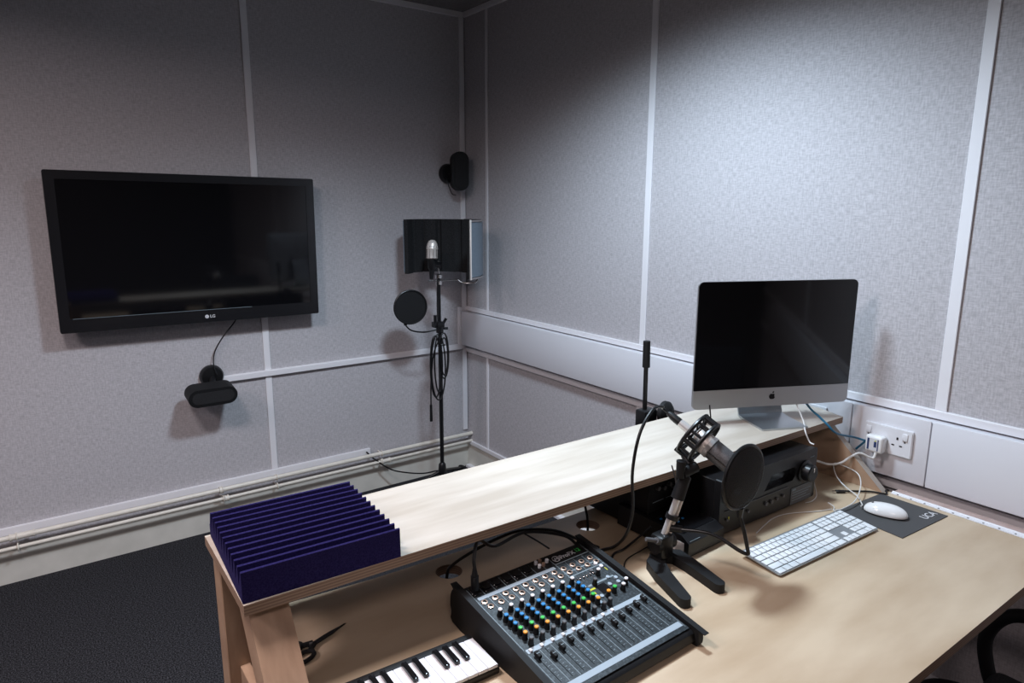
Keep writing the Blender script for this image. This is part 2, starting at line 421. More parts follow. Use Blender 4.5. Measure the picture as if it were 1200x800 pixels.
bm = nb(); prism(bm, rrect(.186, .060, .028, 10), .0305, .034, cap2); obj('grille', bm, M['grille'], s2)
bm = nb(); tube(bm, [(.0, -.035, -.04), (.012, -.045, -.09), (.04, -.03, -.125), (.075, -.012, -.13)], .0028); obj('speaker_lead', bm, M['black'], s2)

# ------------------------------------------------------------------ corner microphone stand
PX, PY = -.374, -.319
ms = thing('microphone_stand', 'tall black microphone stand in the far corner with a coil of cable hung on it', 'microphone stand', (PX, PY, 0))
bm = nb(); cyl(bm, (0, 0, .14), (0, 0, .98), .0115, n=16); obj('lower_tube', bm, M['black'], ms)
bm = nb(); cyl(bm, (0, 0, .97), (0, 0, 1.275), .0085, n=16); obj('upper_tube', bm, M['black'], ms)
bm = nb(); lathe(bm, [(.012, .95), (.020, .955), (.021, .99), (.016, 1.01), (.010, 1.012)], 20); cyl(bm, (.015, -.0, .975), (.045, -.01, .975), .007, n=12); obj('height_clutch', bm, M['black'], ms)
bm = nb(); lathe(bm, [(.012, .205), (.020, .195), (.024, .150), (.020, .130), (.0, .125)], 20); obj('hub', bm, M['black'], ms)
for a in (42, 162, 282):
    dx, dy = math.cos(R_(a)), math.sin(R_(a))
    L_ = .392 if a == 42 else .30
    bm = nb(); tube(bm, [(dx * .018, dy * .018, .150), (dx * L_, dy * L_, .020)], .009, 10, False); o = obj('leg', bm, M['black'], ms)
    bm = nb(); tube(bm, [(dx * (L_ - .03), dy * (L_ - .03), .034), (dx * (L_ + .015), dy * (L_ + .015), .0155)], .015, 12, False); obj('rubber_foot', bm, M['blackm'], o)
# clamp and chrome bar
t = thing('reflection_screen', 'curved black foam vocal screen with blue-grey metal back, fixed to the corner stand', 'vocal screen', (PX, PY, 1.24)); SB = .030
def sw(px, py): return (px - PX, py - PY)
ctrl = [(-.515, -.192), (-.43, -.125), (-.32, -.115), (-.215, -.19), (-.150, -.335), (-.185, -.47), (-.275, -.575), (-.385, -.650)]
ctrl = [(-.515, -.192), (-.43, -.135), (-.33, -.130), (-.235, -.205), (-.172, -.350), (-.195, -.475), (-.275, -.575), (-.375, -.640)]
cv = [(q.x - PX, q.y - PY) for q in spline([(a, b, 0) for a, b in ctrl], 5)]
def off(c, d):
    out = []
    for i, q in enumerate(c):
        a = Vector(c[max(i - 1, 0)]); b = Vector(c[min(i + 1, len(c) - 1)]); tt = (b - a).normalized(); nn = Vector((-tt.y, tt.x)); out.append((q[0] + nn.x * d, q[1] + nn.y * d))
    return out
Hs = .325; Z0 = .028
outer, mid = cv, off(cv, -.004)
bm = nb(); prism(bm, outer + mid[::-1], Z0 + .012, Hs - .012); obj('metal_back', bm, M['perf'], t, 50)
# pleated foam
inn = []
for i, q in enumerate(off(cv, -.030)):
    inn.append(q)
ripple = []
dense = spline([(a, b, 0) for a, b in off(cv, -.026)], 2); dense = [(q.x, q.y) for q in dense]
for i in range(len(dense)): ripple.append(.0 if i % 9 < 7 else .014)
a_ = off(cv, -.0045); b_ = off(dense, 0); b2 = []
for i, q in enumerate(dense):
    o1 = off(dense, ripple[i])[i]; b2.append(o1)
bm = nb(); prism(bm, a_ + b2[::-1], Z0 + .004, Hs - .004); obj('foam_lining', bm, M['dfoam'], t, 25)
for z in (Z0 + .002, Hs - .010):
    o1 = off(cv, .004); i1 = off(cv, -.006)
    bm = nb(); prism(bm, o1[18:] + i1[18:][::-1], z, z + .008); q_ = obj('edge_channel', bm, M['chrome'], t, 50)
for q in (cv[-1], cv[18]):
    bm = nb(); box(bm, q[0] - .004, q[0] + .004, q[1] - .004, q[1] + .004, Z0, Hs, .001, 1); obj('edge_post', bm, M['nickel'], t)
bm = nb(); cyl(bm, (-.075, -.010, .002), (.085, -.06, .002), .0035, n=10); tube(bm, [(.085, -.06, .002), (.10, -.075, -.012), (.13, -.10, -.015), (.155, -.13, -.005), (.16, -.14, .034)], .0045, 8); obj('support_bar', bm, M['chrome'], t)
for z in (-.022, .012):
    bm = nb(); cyl(bm, (0, 0, z), (0, 0, z + .018), .019, n=20); obj('clamp_disc', bm, M['chrome'], t)
bm = nb(); cyl(bm, (0, 0, .03), (0.0, 0, .105), .0055, n=12); obj('threaded_rod', bm, M['chrome'], t)

# vintage-style silver microphone in front of the screen
t = thing('silver_microphone', 'small silver mesh-headed microphone in front of the black vocal screen', 'microphone', (PX - .048, PY - .010, 1.30)); t.rotation_euler = (R_(-4), R_(5), 0)
bm = nb(); lathe(bm, [(.0, .055), (.022, .055), (.028, .060), (.029, .105), (.031, .108), (.031, .114), (.029, .117), (.027, .135), (.020, .150), (.010, .156), (.0, .157)], 28); obj('mesh_head', bm, M['nickel'], t)
bm = nb()
for i in range(10):
    a = 2 * PI * i / 10; cyl(bm, (.0295 * math.cos(a), .0295 * math.sin(a), .058), (.0295 * math.cos(a), .0295 * math.sin(a), .125), .0016, n=6)
obj('head_bars', bm, M['chrome'], t)
bm = nb(); lathe(bm, [(.0, .0), (.016, .0), (.022, .01), (.025, .054), (.0, .0545)], 24); obj('microphone_body', bm, M['black'], t)
bm = nb(); box(bm, -.012, .055, -.012, .012, .020, .045, .006, 2); cyl(bm, (.0, 0, .03), (.055, .012, .02), .012, n=12); obj('microphone_clip', bm, M['black'], t)
bm = nb(); lathe(bm, [(.0, -.052), (.010, -.050), (.013, -.02), (.015, 0.0), (.0, 0.001)], 16); obj('cable_plug', bm, M['black'], t)

# pop filter hung from the stand
t = thing('pop_filter', 'round black pop filter hanging low left on the corner microphone stand', 'pop filter', (PX, PY, 1.03))
dn = Vector((.15, .95, 0)); c0 = Vector((-.172, .004, .078))
mx = align(c0, dn)
bm = nb(); tube(bm, [mx @ Vector((.088 * math.cos(a), .088 * math.sin(a), 0)) for a in [2 * PI * i / 40 for i in range(40)]], .0055, 8, False, closed=True); obj('hoop', bm, M['black'], t)
bm = nb(); prism(bm, circle(0, 0, .086, 40), -.001, .001, mx); obj('mesh', bm, M['blackm'], t)
bm = nb(); tube(bm, [c0 + Vector((-.028, .015, -.076)), c0 + Vector((-.022, .012, -.100)), c0 + Vector((.01, .008, -.128)), c0 + Vector((.08, .0, -.142)), (-.015, -.01, -.055)], .0042, 8); obj('gooseneck', bm, M['black'], t)
bm = nb(); cyl(bm, c0 + Vector((-.028, .015, -.078)), c0 + Vector((-.025, .013, -.096)), .009, n=12); obj('hoop_joint', bm, M['black'], t)
bm = nb(); box(bm, -.040, .020, -.022, .022, -.045, -.015, .004, 2); cyl(bm, (-.034, -.012, -.02), (-.034, -.012, .025), .009, n=14); cyl(bm, (.02, 0, -.03), (.035, -.01, .0), .008, n=12); obj('clamp', bm, M['black'], t)

# cable hanging and coiled on the stand
bm = nb()
x0, y0 = PX, PY
tube(bm, [(x0 - .025, y0 - .035, 1.248), (x0 - .035, y0 - .04, 1.18), (x0 - .030, y0 - .03, 1.05), (x0 - .022, y0 - .03, .95), (x0 - .02, y0 - .03, .90)], lambda t: .0055 if t < .12 else .0032, 8)
def loop(cx, top, bot, w, dy):
    pts = []
    for i in range(17):
        a = 2 * PI * i / 16; pts.append((x0 + cx + w * math.sin(a), y0 + dy, (top + bot) / 2 + (top - bot) / 2 * math.cos(a)))
    return pts
for c, tp, bt, w, dy in ((-.042, .945, .600, .032, -.020), (-.028, .94, .63, .024, -.028), (.010, .955, .70, .030, -.022), (-.022, .95, .58, .044, -.016), (.008, .93, .72, .022, -.03)):
    tube(bm, loop(c, tp, bt, w, dy), .0042, 6, k=3)
tube(bm, [(x0 - .01, y0 - .03, .94), (x0 - .050, y0 - .02, .85), (x0 - .066, y0 - .01, .70), (x0 - .070, y0 - .01, .52)], .0040, 8)
cyl(bm, (x0 - .070, y0 - .01, .56), (x0 - .070, y0 - .01, .465), .007, .0085, 12)
tube(bm, [(x0 - .022, y0 - .012, .90), (x0 + .0, y0 - .034, .89), (x0 + .02, y0 - .012, .885)], .006, 6)
tag(obj('microphone_cable', bm, M['black']), 'coiled black cable looped over the tall stand in the far corner', 'cable')
bm = nb(); tube(bm, [(-.700, -.020, .248), (-.66, -.05, .20), (-.58, -.09, .135), (-.50, -.13, .110), (-.40, -.14, .085), (-.30, -.12, .07), (-.22, -.11, .055), (-.16, -.10, .030), (-.12, -.07, .005)], .0042, 8)
tag(obj('trailing_cable', bm, M['black']), 'black cable trailing from the skirting rail to the foot of the corner stand', 'cable')

# second stand: thin pole behind the shelf with clamp and round knob
t = thing('boom_stand', 'slim black stand rising behind the shelf left of the computer', 'microphone stand', (-.560, -2.005, 0))
bm = nb(); cyl(bm, (0, 0, .01), (-.017, 0, 1.17), .0075, n=14); obj('pole', bm, M['black'], t)
bm = nb(); cyl(bm, (-.0155, 0, 1.118), (-.0175, 0, 1.205), .0125, .0115, 16); obj('sleeve', bm, M['blackm'], t)
bm = nb(); box(bm, -.036, .025, -.022, .022, .915, .975, .006, 2); obj('clamp', bm, M['black'], t)
bm = nb(); lathe(bm, [(.0, 0), (.030, .0), (.038, .006), (.038, .020), (.026, .032), (.0, .036)], 24, align((.045, -.022, .962), (.15, -1, 0))); obj('clamp_knob', bm, M['blackm'], t)
bm = nb(); lathe(bm, [(.0, .0), (.125, .0), (.128, .006), (.12, .016), (.03, .028), (.014, .04), (.0, .04)], 36); obj('round_base', bm, M['black'], t)

# ------------------------------------------------------------------ all-in-one computer
im = thing('desktop_computer', 'silver all-in-one desktop computer with a black screen standing on the shelf', 'computer', (-.350, -2.320, SZ), R_(-25))
iW, iH, zb = .528, .390, .050
A2 = XZ @ Matrix.Translation((0, zb + iH / 2, 0))
bm = nb(); prism(bm, rrect(iW, iH, .017, 8), -.006, -.0005, A2)
obj('housing', bm, M['alu'], im, 30)
bm = nb()   # bulging rear shell
rings = []
for s, dy in ((1., .0065), (.97, .014), (.85, .024), (.6, .034), (.3, .040)):
    rings.append([bm.verts.new((x * s, dy, zb + iH / 2 + z * s)) for x, z in rrect(iW, iH, .017, 8)])
for A, B in zip(rings, rings[1:]):
    for i in range(len(A)): bm.faces.new((A[i], A[(i + 1) % len(A)], B[(i + 1) % len(A)], B[i]))
bm.faces.new(rings[-1]); bm.faces.new(rings[0][::-1]); obj('rear_shell', bm, M['alu'], im, 60)
ch = .060
scr = [(x, z) for x, z in rrect(iW - .002, iH - .002, .016, 8) if z > 0]
scr = scr + [(-iW / 2 + .001, -iH / 2 + ch), (iW / 2 - .001, -iH / 2 + ch)]
bm = nb(); prism(bm, scr, 0, .0022, A2); obj('screen', bm, M['screen'], im, 30)
chin = [(x, z) for x, z in rrect(iW - .001, iH - .001, .0165, 8) if z < 0]
chin = chin[:] ; chin = [(-iW / 2 + .0005, -iH / 2 + ch - .0006)] + chin + [(iW / 2 - .0005, -iH / 2 + ch - .0006)]
bm = nb(); prism(bm, chin, 0, .0024, A2); obj('chin', bm, M['alu'], im, 30)
# fruit-shaped mark on the chin
def fruit():
    pts = []
    for i in range(48):
        a = 2 * PI * i / 48 + PI / 2
        r = .0100 * (1 + .06 * math.cos(2 * a))
        x = r * math.cos(a) * .96; y = r * math.sin(a)
        d = abs(math.atan2(math.sin(a - PI / 2), math.cos(a - PI / 2)))
        if d < .5: y -= .0022 * (1 - d / .5) ** 1.2
        d = abs(math.atan2(math.sin(a + PI / 2), math.cos(a + PI / 2)))
        if d < .4: y += .0012 * (1 - d / .4)
        bx, by = .0125, .0015
        dd = math.hypot(x - bx, y - by)
        if dd < .0052:
            k = .0052 / max(dd, 1e-5); x = bx + (x - bx) * k; y = by + (y - by) * k
        pts.append((x, y))
    return pts
bm = nb(); mk = A2 @ Matrix.Translation((0, -iH / 2 + .031, .0024))
prism(bm, fruit(), 0, .0004, mk)
leaf = [(0.0005 + .0052 * t - .0018 * math.sin(PI * t), .0105 + .0062 * t + .0010 * math.sin(PI * t)) for t in [i / 8 for i in range(9)]] + [(0.0005 + .0052 * t + .0018 * math.sin(PI * t), .0105 + .0062 * t - .0016 * math.sin(PI * t)) for t in [1 - i / 8 for i in range(1, 8)]]
prism(bm, leaf, 0, .0004, mk); obj('logo_mark', bm, M['blackg'], im, 20)
# stand: bent plate
sp_ = [(.030, .230), (.062, .205), (.075, .120), (.072, .060), (.058, .018), (.040, .0055), (-.085, .0035)]
q = [(v.x, v.y) for v in spline([(a, b, 0) for a, b in sp_], 6)]
bm = nb(); prv = None
for i, (y, z) in enumerate(q):
    a = Vector(q[max(i - 1, 0)]); b = Vector(q[min(i + 1, len(q) - 1)]); tt = (b - a).normalized(); nn = Vector((-tt.y, tt.x)) * .0028
    hw = .076
    cur = [bm.verts.new((sx * hw, y + s * nn.x, z + s * nn.y)) for sx, s in ((-1, 1), (1, 1), (1, -1), (-1, -1))]
    if prv:
        for k in range(4): bm.faces.new((prv[k], prv[(k + 1) % 4], cur[(k + 1) % 4], cur[k]))
    else: bm.faces.new(cur)
    prv = cur
bm.faces.new(prv[::-1])
mn = min(v.co.z for v in bm.verts)
for v in bm.verts: v.co.z -= mn
obj('foot_stand', bm, M['aluf'], im, 40)

def cable(pts, r, m, label, name='cable', n=8):
    bm = nb(); tube(bm, pts, r, n); return tag(obj(name, bm, M[m]), label, 'cable')
cable([(-.262, -2.325, 1.07), (-.268, -2.365, 1.01), (-.300, -2.405, .982), (-.346, -2.437, .9745), (-.345, -2.453, .945), (-.346, -2.468, .941)], .0022, 'cablew', 'thin white cable dropping from behind the computer to the amplifier', 'power_lead')
cable([(-.20, -2.30, 1.07), (-.212, -2.365, 1.01), (-.205, -2.40, .983), (-.225, -2.438, .972), (-.205, -2.46, .945), (-.10, -2.461, .912), (-.076, -2.480, .903), (-.070, -2.486, .900), (-.070, -2.480, .892), (-.066, -2.457, .864)], .0034, 'cableb', 'blue network cable bending down from the shelf beside the socket', 'network_cable')

# ------------------------------------------------------------------ sockets on the trunking  (local x runs towards the viewer's right, -y faces the room)
so = thing('power_socket', 'white double power socket with a rocker switch on the trunking', 'socket', (-.0515, -2.546, .919), -PI / 2)
bm = nb(); prism(bm, rrect(.146, .087, .004, 3), 0, .009, XZ); es = [e for e in bm.edges if e.is_manifold and all(abs(v.co.y + .009) < 1e-4 for v in e.verts)]
bmesh.ops.bevel(bm, geom=es, offset=.002, segments=2, affect='EDGES'); obj('face_plate', bm, M['kwhite'], so)
for sx in (-.058, .052):
    bm = nb(); box(bm, sx - .008, sx + .008, -.0135, -.0091, .010, .032, .0015, 2, Matrix.Rotation(R_(-3), 4, 'X')); o = obj('rocker_switch', bm, M['kwhite'], so)
for cx in (.030,):
    for dx, dz, w, h_ in ((0, .012, .0035, .008), (-.0115, -.010, .0065, .004), (.0115, -.010, .0065, .004)):
        bm = nb(); box(bm, cx + dx - w / 2 - .001, cx + dx + w / 2 + .001, -.0096, -.0091, dz - h_ / 2, dz + h_ / 2); obj('pin_hole', bm, M['black'], so, 0)
bm = nb(); box(bm, .0495, .0545, -.0096, -.0091, .003, .008); box(bm, -.0605, -.0555, -.0096, -.0091, .0035, .008); obj('screw', bm, M['grey'], so, 0)
pl = thing('plug_adapter', 'white plug-in power adapter filling the left half of the socket', 'plug', (-.0612, -2.522, .904), -PI / 2)
bm = nb(); box(bm, -.0265, .0265, -.034, -.0005, -.027, .027, .007, 3); obj('adapter_body', bm, M['mouse'], pl)
bm = nb(); box(bm, -.019, .016, -.0348, -.0342, -.019, .019); l1 = obj('adapter_label', bm, M['ink'], pl, 0)
bm = nb(); box(bm, -.0185, -.0125, -.0354, -.0349, -.018, .018); box(bm, .002, .010, -.0354, -.0349, -.008, .010); box(bm, .0125, .0155, -.0354, -.0349, -.018, .018); obj('label_print', bm, M['navy'], l1, 0)
bm = nb(); box(bm, .004, .008, -.0355, -.0349, .0105, .014); obj('label_mark', bm, M['kyel'], l1, 0)
cable([(-.090, -2.530, .878), (-.097, -2.528, .862), (-.106, -2.518, .864), (-.124, -2.497, .874), (-.150, -2.482, .862), (-.172, -2.466, .843), (-.195, -2.44, .835), (-.225, -2.41, .845), (-.27, -2.38, .85)], lambda t: .0045 if t < .15 else .0035, 'cablew', 'thick white cord running from the plug adapter back under the shelf', 'adapter_cord')
ns = thing('network_socket', 'small white outlet on the trunking just behind the shelf end', 'socket', (-.0515, -2.300, .930), -PI / 2)
bm = nb(); box(bm, -.043, .043, -.009, -.0002, -.043, .043, .002, 2); obj('face_plate', bm, M['kwhite'], ns)
bm = nb(); box(bm, -.010, .010, -.0096, -.0091, -.010, .006); obj('port', bm, M['grey'], ns, 0)

# ------------------------------------------------------------------ amplifier and companions under the shelf
AX0, AX1, AY = -.795, -.352, -2.475
am = thing('amplifier', 'wide black hi-fi amplifier pushed under the right part of the shelf', 'amplifier', ((AX0 + AX1) / 2, AY, DZ), R_(-.8))
hw = (AX1 - AX0) / 2
bm = nb(); box(bm, -hw, hw, .012, .32, .012, .160, .002, 1); obj('case', bm, M['black'], am)
bm = nb()
hx0, hx1, hz0, hz1 = -.030, .115, .088, .128
hole = [(hx0, hz0), (hx1 - .012, hz0), (hx1, hz0 + .012), (hx1, hz1 - .006), (hx1 - .006, hz1), (hx0 + .03, hz1)]
prism(bm, rrect(2 * hw, .152, .006, 3, 0, .088), -.012, .006, XZ, holes=[hole]); obj('front_panel', bm, M['black'], am, 30)
bm = nb(); box(bm, hx0 - .003, hx1 + .003, .010, .0118, hz0 - .003, hz1 + .003); obj('display_window', bm, M['blackg'], am, 0)
bm = nb(); box(bm, -hw + .02, hw - .14, -.0085, -.0062, .0745, .0760); obj('chrome_line', bm, M['grey'], am, 0)
for kx, kz in ((.160, .104),):
    bm = nb(); lathe(bm, [(.0, 0), (.031, .0), (.033, .004), (.030, .006), (.026, .007), (.025, .026), (.022, .029), (.0, .029)], 32, align((kx, -.0062, kz), (0, -1, 0))); k_ = obj('volume_knob', bm, M['black'], am)
    bm = nb(); box(bm, kx - .0025, kx + .0025, -.037, -.0355, kz + .004, kz + .018); obj('pointer', bm, M['chrome'], k_, 0)
bm = nb(); lathe(bm, [(.0, 0), (.031, .0), (.033, .004), (.026, .007), (.025, .026), (.0, .029)], 32, align((-.165, -.0062, .108), (0, -1, 0))); obj('selector_knob', bm, M['black'], am)
bm = nb(); box(bm, .100, .205, -.0076, -.0063, .014, .064); l1 = obj('feature_label', bm, M['grey'], am, 0)
def am_t(s, size, x, z, par): return text('label_text', s, size, M['ink'], par, XZ @ Matrix.Translation((x, z, .0077)), ext=.0002)
bm = nb()
for z in (.024, .032, .040, .048): box(bm, .106, .198 - .01 * ((z * 1000) % 3), -.0080, -.0077, z, z + .0022)
box(bm, .104, .122, -.0082, -.0077, .055, .061)
for (a, b, c, d) in ((.1005, .2045, .0143, .0151), (.1005, .2045, .0629, .0637), (.1002, .1010, .0143, .0637), (.2037, .2045, .0143, .0637)): box(bm, a, b, -.0080, -.0077, c, d)
obj('label_print', bm, M['line'], l1, 0)
bm = nb(); box(bm, .186, .192, -.0068, -.0062, .139, .142); box(bm, .194, .206, -.0068, -.0062, .139, .142); obj('badge', bm, M['line'], am, 0)
for x, z, r in ((-.02, .050, .006), (.005, .050, .006), (.03, .052, .0045), (.06, .054, .0045), (-.10, .05, .0045), (-.135, .05, .005), (-.19, .05, .004)):
    bm = nb(); cyl(bm, (x, -.0062, z), (x, -.011, z), r, n=14); obj('front_button', bm, M['grey'], am)
bm = nb(); box(bm, -.184, -.179, -.0068, -.0062, .046, .056); obj('indicator', bm, M['kyel'], am, 0)
for x in (-hw + .05, hw - .05):
    for y in (.04, .28):
        bm = nb(); cyl(bm, (x, y, 0), (x, y, .012), .018, n=20); obj('foot', bm, M['blackm'], am)

b3 = thing('power_amplifier', 'black box deep under the shelf left of the amplifier', 'audio unit', (-.872, -2.125, DZ), R_(3))
bm = nb(); box(bm, -.060, .060, -.215, 0, .004, .150, .003, 2); obj('case', bm, M['black'], b3)
bm = nb(); box(bm, -.062, .062, -.221, -.2155, .004, .152, .002, 1); fp = obj('front_panel', bm, M['blackm'], b3)
for i, (x, z) in enumerate(((-.03, .125), (-.005, .12), (.018, .125), (.036, .112))):
    bm = nb(); cyl(bm, (x, -.2212, z), (x, -.230, z), .006, n=14); obj('knob', bm, M['grey'], b3)
bm = nb(); box(bm, -.045, .0, -.2216, -.2211, .085, .087); box(bm, .01, .04, -.2216, -.2211, .085, .087); obj('panel_print', bm, M['line'], b3, 0)
for x in (-.045, .045):
    for y in (-.19, -.03):
        bm = nb(); cyl(bm, (x, y, 0), (x, y, .004), .008, n=12); obj('foot', bm, M['blackm'], b3)

b2 = thing('audio_interface', 'low black unit with a white sticker right beside the desk microphone stand', 'audio unit', (-.862, -2.372, DZ), R_(2))
bm = nb(); prism(bm, [(-.122, .004), (-.122, .040), (-.100, .055), (.115, .062), (.115, .004)], -.078, .068, SY); obj('case', bm, M['black'], b2, 30)
tp = Matrix.Translation((0, -.10, .0552)) @ Matrix.Rotation(R_(1.9), 4, 'X')
bm = nb(); box(bm, -.066, .058, .004, .205, .0, .0012, 0, mx=tp); o = obj('control_panel', bm, M['blackg'], b2, 0)
for x, y, m_ in ((-.02, .145, 'kgreen'), (.015, .150, 'korange'), (-.055, .085, 'kblue'), (-.005, .055, 'kblue'), (-.030, .050, 'kblue')):
    bm = nb(); box(bm, x - .004, x + .004, y - .003, y + .003, .0013, .0035, .0008, 1, mx=tp); obj('button', bm, M[m_], b2)
bm = nb(); box(bm, -.045, -.010, .160, .1635, .0013, .0018, 0, mx=tp); box(bm, -.045, -.015, .172, .1755, .0013, .0018, 0, mx=tp); box(bm, .02, .04, .135, .1375, .0013, .0018, 0, mx=tp); obj('panel_print', bm, M['ink'], b2, 0)
for x, y in ((.03, .095), (.0, .10)):
    bm = nb(); lathe(bm, [(.0, 0), (.010, 0), (.009, .012), (.0, .013)], 20, tp @ Matrix.Translation((x, y, .0013))); obj('knob', bm, M['blackm'], b2)
bm = nb(); box(bm, -.0788, -.0782, -.108, -.068, .010, .038); s_ = obj('sticker', bm, M['sticker'], b2, 0)
bm = nb(); box(bm, -.070, -.030, -.1195, -.1185, .0425, .0445); obj('edge_highlight_strip', bm, M['line'], b2, 0)

# ------------------------------------------------------------------ mixing desk
MW, MD = .333, .336
mxr = thing('audio_mixer', 'black mixing desk with rows of coloured knobs and faders on the plywood desk', 'mixer', (-1.360, -2.555, DZ), R_(1.0))
zB, zF = .082, .034
tilt = math.atan2(zB - zF, MD)
body = [(-MD / 2, .006), (-MD / 2 - .004, .012), (-MD / 2, zF - .008), (-MD / 2 + .006, zF - .004), (MD / 2 - .004, zB - .004), (MD / 2 + .004, zB - .012), (MD / 2 + .006, .035), (MD / 2 - .01, .006)]
bm = nb(); prism(bm, body, -MW / 2, MW / 2, SY); obj('chassis', bm, M['black'], mxr, 30)
side = [(-MD / 2 - .008, .0), (-MD / 2 - .012, .010), (-MD / 2 - .010, zF - .002), (-MD / 2, zF + .005), (MD / 2 - .012, zB + .006), (MD / 2 + .006, zB + .000), (MD / 2 + .016, zB - .020), (MD / 2 + .014, .03), (MD / 2 - .02, .0)]
side = [(v.x, v.y) for v in spline([(a, b, 0) for a, b in side + [side[0]]], 4)][:-1]
for s in (-1, 1):
    bm = nb(); xa, xb = sorted((s * (MW / 2 + .0003), s * (MW / 2 + .014)))
    prism(bm, side, xa, xb, SY)
    es = [e for e in bm.edges if len(e.link_faces) == 2 and e.calc_face_angle(0) > R_(70)]
    bmesh.ops.bevel(bm, geom=es, offset=.003, segments=2, affect='EDGES'); obj('side_cheek', bm, M['blackm'], mxr)
# face frame: u 0..1 left-right, v 0..1 back-front
FM = Matrix.Translation((0, MD / 2 - .004, zB - .0035)) @ Matrix.Rotation(tilt, 4, 'X')
FL = MD - .010
fpn = bpy.data.objects.new
def F(u, v, z=0): return Vector(((u - .5) * (MW - .006), -v * FL, z + .0004))
def fbox(bm, u0, u1, v0, v1, z0=.0014, z1=.0018, bev=0):
    a, b = F(u0, v1), F(u1, v0); box(bm, a.x, b.x, a.y, b.y, z0 + .0004, z1 + .0004, bev, 1, mx=FM)
bm = nb(); a, b = F(0, 1), F(1, 0); box(bm, a.x, b.x, a.y, b.y, .0004, .0018, .0005, 1, mx=FM); face = obj('face_plate', bm, M['panel'], mxr)
for a4 in ((.03, .655, .118, .145), (.02, .975, .622, .655), (.04, .98, .925, .965)):
    bm = nb(); fbox(bm, *a4, .0014, .0019); obj('printed_band', bm, M['band'], face, 0)
bm = nb(); fbox(bm, .0, .66, .0, .110, .0013, .00175); fbox(bm, .665, .99, .0, .115, .0013, .00175); obj('black_zone', bm, M['black'], face, 0)
bm = nb()
for i in range(9): fbox(bm, .012 + .083 * i, .0155 + .083 * i, .02, .62)
for i in range(13): fbox(bm, .012 + .081 * i, .0155 + .081 * i, .66, .92)
fbox(bm, .985, .988, .02, .98); fbox(bm, .67, .99, .255, .262); fbox(bm, .67, .99, .21, .217); fbox(bm, .68, .98, .105, .112); fbox(bm, .01, .013, .15, .6); fbox(bm, .72, .95, .385, .40)
for i in range(4): fbox(bm, .68 + .075 * i, .682 + .075 * i, .12, .25)
obj('printed_line', bm, M['line'], face, 0)
bm = nb()
for i in range(12): fbox(bm, .030 + .081 * i + .016, .033 + .081 * i + .016, .665, .905, .0014, .0019)
obj('fader_slots', bm, M['blackg'], face, 0)
bm = nb()
for i in range(12): 
    for k in range(9): fbox(bm, .030 + .081 * i + .028, .030 + .081 * i + .040, .675 + k * .026, .678 + k * .026, .0014, .0018)
o = obj('scale_marks', bm, M['line'], face, 0)
# big combo inputs
for i in range(6):
    u = .055 + .083 * i + (.0 if i else 0)
    bm = nb(); fbox(bm, u - .032, u + .032, .012, .100, .0014, .004, .001); c = FM @ F(u, .055, .0045)
    cyl(bm, c, FM @ F(u, .055, .0062), .0105, n=20); obj('combo_input', bm, M['blackg'], mxr)
for i, (u, v) in enumerate(((.565, .035), (.60, .035), (.565, .075), (.60, .075), (.645, .055))):
    bm = nb(); cyl(bm, FM @ F(u, v, .0015), FM @ F(u, v, .009), .0040, n=14); obj('phono_jack', bm, M['copper'] if i % 2 else M['kwhite'], mxr)
# 1/4 inch jacks
proto = None
def jackring(bm):
    lathe(bm, [(.0045, .0), (.0068, .0), (.0068, .0024), (.0042, .0028)], 16)
for r_i, v in enumerate((.172, .222)):
    for i in range(12):
        u = .05 + .081 * i + .012 * r_i
        if u > .97: continue
        if proto is None:
            bm = nb(); lathe(bm, [(.0, .0), (.0066, .0), (.0066, .0022), (.0040, .0026), (.0036, .0006), (.0, .0006)], 16)
            for f in bm.faces: f.material_index = 0 if max((v_.co.xy.length for v_ in f.verts)) > .0045 else 1
            proto = obj('jack_socket', bm, [M['copper'], M['black']], mxr); o = proto
        else:
            o = proto.copy(); COL.objects.link(o)
        o.parent = mxr; o.matrix_local = FM @ Matrix.Translation(F(u, v, .0014))
# knobs
kmesh = {}
def knob(u, v, cap, hgt=.015):
    key = cap
    if key not in kmesh:
        bm = nb(); lathe(bm, [(.0, 0), (.0062, 0), (.0058, .004), (.0050, .006), (.0046, .0145), (.0, .0146)], 14, mi=0)
        lathe(bm, [(.0, .01462), (.0046, .01462), (.0044, .0160), (.0036, .0168), (.0, .0170)], 14, mi=1)
        o = obj('knob', bm, [M['black'], M[cap]], mxr); kmesh[key] = o; tag_cap = {'kwhite': 'knob with a white cap', 'kblue': 'knob with a blue cap', 'kgreen': 'knob with a green cap', 'korange': 'knob with an orange cap', 'grey': 'plain dark knob'}[cap]; o['label'] = tag_cap
    else:
        o = kmesh[key].copy(); COL.objects.link(o)
    o.parent = mxr; o.matrix_local = FM @ Matrix.Translation(F(u, v, .0014))
for i in range(8):
    u = .062 + .083 * i
    for v, c in ((.315, 'kwhite'), (.372, 'kblue'), (.414, 'kblue'), (.456, 'kblue'), (.502, 'kgreen'), (.545, 'korange'), (.598, 'grey')): knob(u + (v - .3) * .06, v, c)
knob(.86, .335, 'kwhite'); knob(.955, .50, 'kwhite'); knob(.90, .53, 'kwhite'); knob(.83, .52, 'kgreen'); knob(.765, .53, 'korange'); knob(.77, .40, 'grey'); knob(.72, .59, 'grey')
